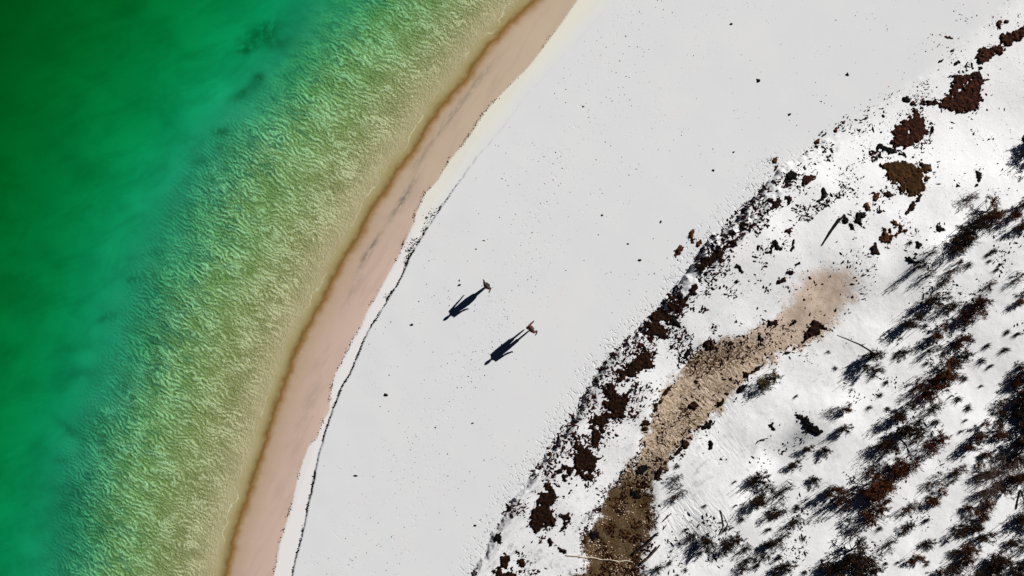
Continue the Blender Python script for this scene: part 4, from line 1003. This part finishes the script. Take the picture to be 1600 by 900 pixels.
TUFTS = [
 (1537, 393, .3, 8, 'small grass tuft alone right of the longest shrub row'),
 (1500, 414, .35, 9, 'pale olive grass tuft below the longest shrub row'),
 (1556, 544, .3, 10, 'small dark grass tuft left of the edge mass, lower right of four'),
 (1529, 538, .3, 8, 'small dark grass tuft in the open sand, upper left of four'),
 (1558, 517, .25, 7, 'black forked grass tuft in the open sand, top of four'),
 (1522, 561, .35, 9, 'brownish grass tuft in the open sand, lowest of four'),
 (1535, 569, .3, 6, 'tiny grass tuft below the brownish one'),
 (1496, 589, .3, 7, 'grass tuft right of the largest brown shrub'),
 (1376, 595, .3, 6, 'tiny tuft between the lone shrub and the middle heap'),
 (1350, 633, .3, 6, 'tiny tuft on the white sand below the lone shrub shadow'),
 (1239, 616, .25, 4, 'tiny tuft left of the lone shrub shadow'),
 (1372, 871, .25, 5, 'tiny tuft at the bottom of the lower field'),
 (1390, 869, .25, 4, 'tiny tuft near the bluish small shrub'),
 (1450, 655, .5, 9, 'striped grass tuft below the middle heap'),
 (1500, 633, .35, 10, 'faint grass tuft in the open sand right of the middle heap'),
 (1485, 620, .35, 9, 'faint streaky grass tuft next to the middle heap'),
 (1520, 600, .2, 4, 'tiny grass tuft in the open sand'),
 (1494, 652, .25, 4, 'dot like grass tuft in the open lane'),
 (1486, 669, .25, 4, 'dot like grass tuft above the lane'),
 (1574, 520, .3, 6, 'grass tuft left of the right edge above the edge mass'),
 (1150, 440, .2, 3, 'tiny tuft by the tab of weed'),
 (1425, 655, .4, 9, 'grey streaky grass tuft under the middle heap'),
 (1437, 770, .3, 7, 'grass tuft left of the round brown shrub'),
 (1376, 776, .35, 9, 'grass tuft right of the tall bushy shrub'),
 (1435, 805, .35, 7, 'blue grey grass tuft between the small lane shrubs'),
 (1241, 788, .4, 8, 'grass tuft above the loose striped shrub'),
 (1196, 822, .35, 7, 'grass tuft below the dark slanting shrub'),
 (1212, 864, .4, 8, 'grass tuft beside the lower slanting shrub'),
 (1092, 860, .3, 7, 'grass tuft under the star shaped shrub'),
 (1057, 725, .25, 6, 'grass tuft above the thin black shrubs by the hollow'),
 (1178, 878, .35, 8, 'grass tuft between the bottom middle shrubs'),
 (1205, 890, .35, 8, 'grass tuft at the bottom edge of the middle dune'),
 (1250, 886, .3, 7, 'grass tuft at the bottom edge by the white lane'),
 (1155, 806, .3, 8, 'curled dark grass tuft below the two black shrubs'),
 (1130, 822, .3, 8, 'dark grass tuft beside the crooked branch'),
 (1410, 380, .25, 6, 'grass tuft left of the black blob in the open dune'),
]
for q in TUFTS: tuft(*q)
# small dry sprigs nothing tells apart
rs = random.Random(9)
n = 0
while n < 50:
    px, py = rs.uniform(1040, 1598), rs.uniform(380, 898)
    x, y = W(px, py)
    a = np.array([x]), np.array([y])
    if fF(*a)[0] < 9.5 or fTan(*a)[0] > -.8: continue
    if fbm(a[0] * .45, a[1] * .45, 3, 300)[0] < .02 or (1440 < px + (py - 700) * .55 < 1500 and py > 690): continue
    tuft(px, py, rs.uniform(.12, .38), rs.uniform(2.5, 7), 'small dry grass sprig on the white dune sand', 'small dry sprigs between the shrubs'); n += 1

# ------------------------------------------------------------------ the two walkers
def skinned(name, verts, edges, radii, root, mat, levels=1):
    me = bpy.data.meshes.new(name + '_cage'); me.from_pydata(verts, edges, []); me.update()
    o = bpy.data.objects.new(name + '_cage', me); COL.objects.link(o)
    o.modifiers.new('skin', 'SKIN')
    sk = me.skin_vertices[0].data
    for i, r in enumerate(radii):
        sk[i].radius = r if isinstance(r, tuple) else (r, r); sk[i].use_root = (i == root)
    sb = o.modifiers.new('sub', 'SUBSURF'); sb.levels = levels; sb.render_levels = levels
    dg = bpy.context.evaluated_depsgraph_get()
    out = bpy.data.meshes.new_from_object(o.evaluated_get(dg)); out.name = name
    bpy.data.objects.remove(o)
    for p in out.polygons: p.use_smooth = True
    out.materials.clear(); out.materials.append(mat)
    return out
def loft(name, rows, mat, n=18, fold=0.0):
    """rows: (centre, half width axis vector, half depth axis vector)"""
    co = []; F = []
    for i, (c, u, v) in enumerate(rows):
        for k in range(n):
            a = 2 * math.pi * k / n; w = 1 + fold * math.sin(a * 5 + i) * (1 - i / len(rows))
            co.append(tuple(Vector(c) + Vector(u) * math.cos(a) * w + Vector(v) * math.sin(a) * w))
    for i in range(len(rows) - 1):
        for k in range(n): F.append((i * n + k, i * n + (k + 1) % n, (i + 1) * n + (k + 1) % n, (i + 1) * n + k))
    me = bpy.data.meshes.new(name); me.from_pydata(co, [], F); me.update()
    for p in me.polygons: p.use_smooth = True
    me.materials.append(mat); return me
def solid_mat(name, col, rough=.8):
    m = NT(name); p = m.n('ShaderNodeNewGeometry').outputs['Position']
    c = m.mix(m.noise(p, 14, 3), tuple(v * .75 for v in col), tuple(v * 1.25 for v in col)); m.princ(c, rough, .2); return m.m
SKIN = solid_mat('skin', (.05, .02, .012), .6)
HAIR = solid_mat('dark_hair', (.012, .006, .004), .5)
EYE = solid_mat('eye', (.02, .02, .02), .2)

def person(px, py, J, scale, label, clothes):
    """J: joints as offsets from between the feet; facing away from the sun"""
    Fd = Vector((-math.cos(R(SUN_AZ)), -math.sin(R(SUN_AZ)), 0)); Lt = Vector((-Fd.y, Fd.x, 0))    # Lt = the walker's left
    x, y = W(px, py); root = bpy.data.objects.new('person', None); COL.objects.link(root)
    root.location = (x, y, gz(x, y)); root.scale = (scale,) * 3
    tag(root, label, 'person', 'two people walking along the beach')
    V = []; E = []; Rr = []
    def v(p, r): V.append(tuple(p)); Rr.append(r); return len(V) - 1
    def chain(start, pts):
        last = start
        for p, r in pts: i = v(p, r); E.append((last, i)); last = i
        return last
    j = {k: Vector(q) for k, q in J.items()}
    pel = v(j['pelvis'], (.13, .10))
    ch = chain(pel, [(j['pelvis'].lerp(j['chest'], .5), (.115, .09)), (j['chest'], (.135, .10))])
    nk = chain(ch, [(j['neck'], (.052, .052))])
    hd = j['head']
    hb = chain(nk, [(hd - Vector((0, 0, .06)), (.060, .064)), (hd + Vector((0, 0, .02)), (.078, .088)), (hd + Vector((0, 0, .085)), (.058, .066))])
    face = hd + Fd * .085
    chain(hb - 1, [(face + Vector((0, 0, -.01)), (.016, .016)), (face + Fd * .022 + Vector((0, 0, -.03)), (.009, .009))])   # nose
    for s_, side in ((1, 'l'), (-1, 'r')):
        sh, el, wr, hn = j['sh_' + side], j['el_' + side], j['wr_' + side], j['ha_' + side]
        w = chain(ch, [(sh, .066), (sh.lerp(el, .5), .062), (el, .056), (el.lerp(wr, .5), .052), (wr, .038)])
        dr = (hn - wr).normalized(); across = dr.cross(Fd).normalized() if abs(dr.dot(Fd)) < .9 else Lt
        pm = chain(w, [(wr.lerp(hn, .55), (.032, .016))])
        for k, (off, ln) in enumerate(((-.028, .062), (-.010, .074), (.010, .070), (.027, .055))):
            b = hn * .9 + wr * .1 + across * off
            chain(pm, [(b, .0085), (b + dr * ln * .55 + Fd * .006, .008), (b + dr * ln + Fd * .022, .0065)])
        tb = wr.lerp(hn, .4) + across * .030
        chain(pm, [(tb + Fd * .015, .0095), (tb + Fd * .045 + dr * .035, .0075)])
        hp, kn, an = j['hip_' + side], j['kn_' + side], j['an_' + side]
        a = chain(pel, [(hp, .088), (hp.lerp(kn, .5), .075), (kn, .062), (kn.lerp(an, .4), .062), (an, .042)])
        tip = an + Fd * .17 - Vector((0, 0, an.z - .025 if an.z < .13 else .06))
        chain(a, [(an.lerp(tip, .5) - Vector((0, 0, .015)), (.038, .030)), (tip, (.036, .018))])
        link_obj('eye', bpy.data.meshes.new('eye'), None, root)
        e = root.children[-1]; bm = bmesh.new(); bmesh.ops.create_icosphere(bm, subdivisions=1, radius=.010); bm.to_mesh(e.data); bm.free()
        e.data.materials.append(EYE); e.location = hd + Fd * .088 + Lt * .03 * s_ + Vector((0, 0, .012))
    body = skinned('body', V, E, Rr, pel, SKIN, 2)
    link_obj('body', body, None, root)
    # hair: cap round the back and top of the head, with a tail for the long haired walker
    up = Vector((0, 0, 1)); rows = []
    for t, wv_ in ((-.10, .62), (-.05, .92), (.0, 1.05), (.05, 1.02), (.09, .80), (.115, .45), (.122, .05)):
        rows.append((hd + up * (t + .012) - Fd * (.016 + max(0, -t) * .35), Lt * .088 * wv_, Fd * .094 * wv_))
    link_obj('hair', loft('hair', rows, HAIR, 16, .03), None, root)
    clothes(root, j, Fd, Lt, up)
    return root

J1 = dict(pelvis=(0, 0, .93), chest=(-.01, 0, 1.33), neck=(-.02, -.01, 1.47), head=(-.03, -.02, 1.60),
          sh_r=(-.13, .15, 1.39), el_r=(-.15, .27, 1.13), wr_r=(-.19, .33, .90), ha_r=(-.21, .37, .81),
          sh_l=(.11, -.17, 1.39), el_l=(.25, -.13, 1.14), wr_l=(.19, -.30, .93), ha_l=(.15, -.38, .86),
          hip_r=(-.06, .07, .88), kn_r=(-.11, -.02, .50), an_r=(-.15, -.07, .08),
          hip_l=(.05, -.08, .88), kn_l=(.04, -.03, .48), an_l=(.14, .08, .10))
J2 = dict(pelvis=(0.02, 0.02, .93), chest=(0.01, 0.01, 1.33), neck=(0, 0, 1.47), head=(-.01, -.01, 1.60),
          sh_r=(-.11, .17, 1.39), el_r=(.0, .31, 1.15), wr_r=(.13, .41, 1.0), ha_r=(.17, .46, .93),
          sh_l=(.14, -.16, 1.39), el_l=(.33, -.10, 1.15), wr_l=(.32, -.24, .94), ha_l=(.28, -.32, .87),
          hip_r=(-.05, .09, .88), kn_r=(-.20, .04, .52), an_r=(-.13, .10, .18),
          hip_l=(.07, -.06, .88), kn_l=(.06, -.05, .48), an_l=(.05, -.04, .08))
RED = solid_mat('dark_red_cloth', (.05, .006, .004)); BLK = solid_mat('black_cloth', (.010, .009, .010)); RUST = solid_mat('rust_red_cloth', (.09, .014, .007))
def sleeves(root, j, mat, t=.55):
    for side in 'lr':
        a, b = j['sh_' + side], j['el_' + side]; d = (b - a).normalized(); u = d.orthogonal().normalized(); w = d.cross(u)
        rows = [(a - d * .04, u * .05, w * .05), (a, u * .072, w * .072), (a.lerp(b, t * .5), u * .066, w * .066), (a.lerp(b, t), u * .064, w * .064)]
        link_obj('sleeve', loft('sleeve', rows, mat, 12), None, root)
def dress(root, j, Fd, Lt, up):
    p = j['pelvis']; rows = []
    for z, a, b in ((.52, .17, .15), (.62, .20, .17), (.80, .225, .18), (.97, .215, .165), (1.12, .185, .14), (1.28, .20, .14), (1.38, .195, .12), (1.43, .13, .09), (1.46, .07, .065)):
        c = Vector((p.x, p.y, 0)).lerp(Vector((j['neck'].x, j['neck'].y, 0)), max(0, (z - .9) / .5)); rows.append((c + up * z, Lt * a, Fd * b))
    link_obj('dress', loft('dress', rows, BLK, 24, .05), None, root); sleeves(root, j, RED, .35)
    h = j['head']; rows = [(h - Fd * .10 - up * .02, Lt * .03, up * .03), (h - Fd * .13 - up * .10, Lt * .032, Fd * .022), (h - Fd * .13 - up * .22, Lt * .02, Fd * .014), (h - Fd * .12 - up * .30, Lt * .004, Fd * .004)]
    link_obj('ponytail', loft('ponytail', rows, HAIR, 8), None, root)
def shirt_shorts(root, j, Fd, Lt, up):
    p = j['pelvis']; rows = []
    for z, a, b in ((.84, .20, .15), (.95, .20, .155), (1.10, .195, .145), (1.26, .215, .145), (1.37, .205, .125), (1.43, .13, .09), (1.46, .065, .065)):
        c = Vector((p.x, p.y, 0)).lerp(Vector((j['neck'].x, j['neck'].y, 0)), max(0, (z - .9) / .5)); rows.append((c + up * z, Lt * a, Fd * b))
    link_obj('shirt', loft('shirt', rows, RUST, 24, .02), None, root); sleeves(root, j, RUST, .6)
    wrows = [(Vector((p.x, p.y, .96)), Lt * .165, Fd * .125), (Vector((p.x, p.y, .84)), Lt * .18, Fd * .135)]
    link_obj('waistband', loft('waistband', wrows, BLK, 20), None, root)
    for side in 'lr':
        a, b = j['hip_' + side], j['kn_' + side]; d = (b - a).normalized(); u = Lt; w = d.cross(u).normalized()
        rows = [(a - d * .06, u * .09, w * .12), (a, u * .105, w * .125), (a.lerp(b, .45), u * .10, w * .11), (a.lerp(b, .85), u * .095, w * .10)]
        link_obj('shorts_leg', loft('shorts_leg', rows, BLK, 14), None, root)
person(761, 446.5, J1, 1.03, 'person in a black dress, the upper of two walkers on the white beach', dress)
person(829, 513, J2, 1.09, 'person in a dark rust red shirt, the lower of two walkers', shirt_shorts)
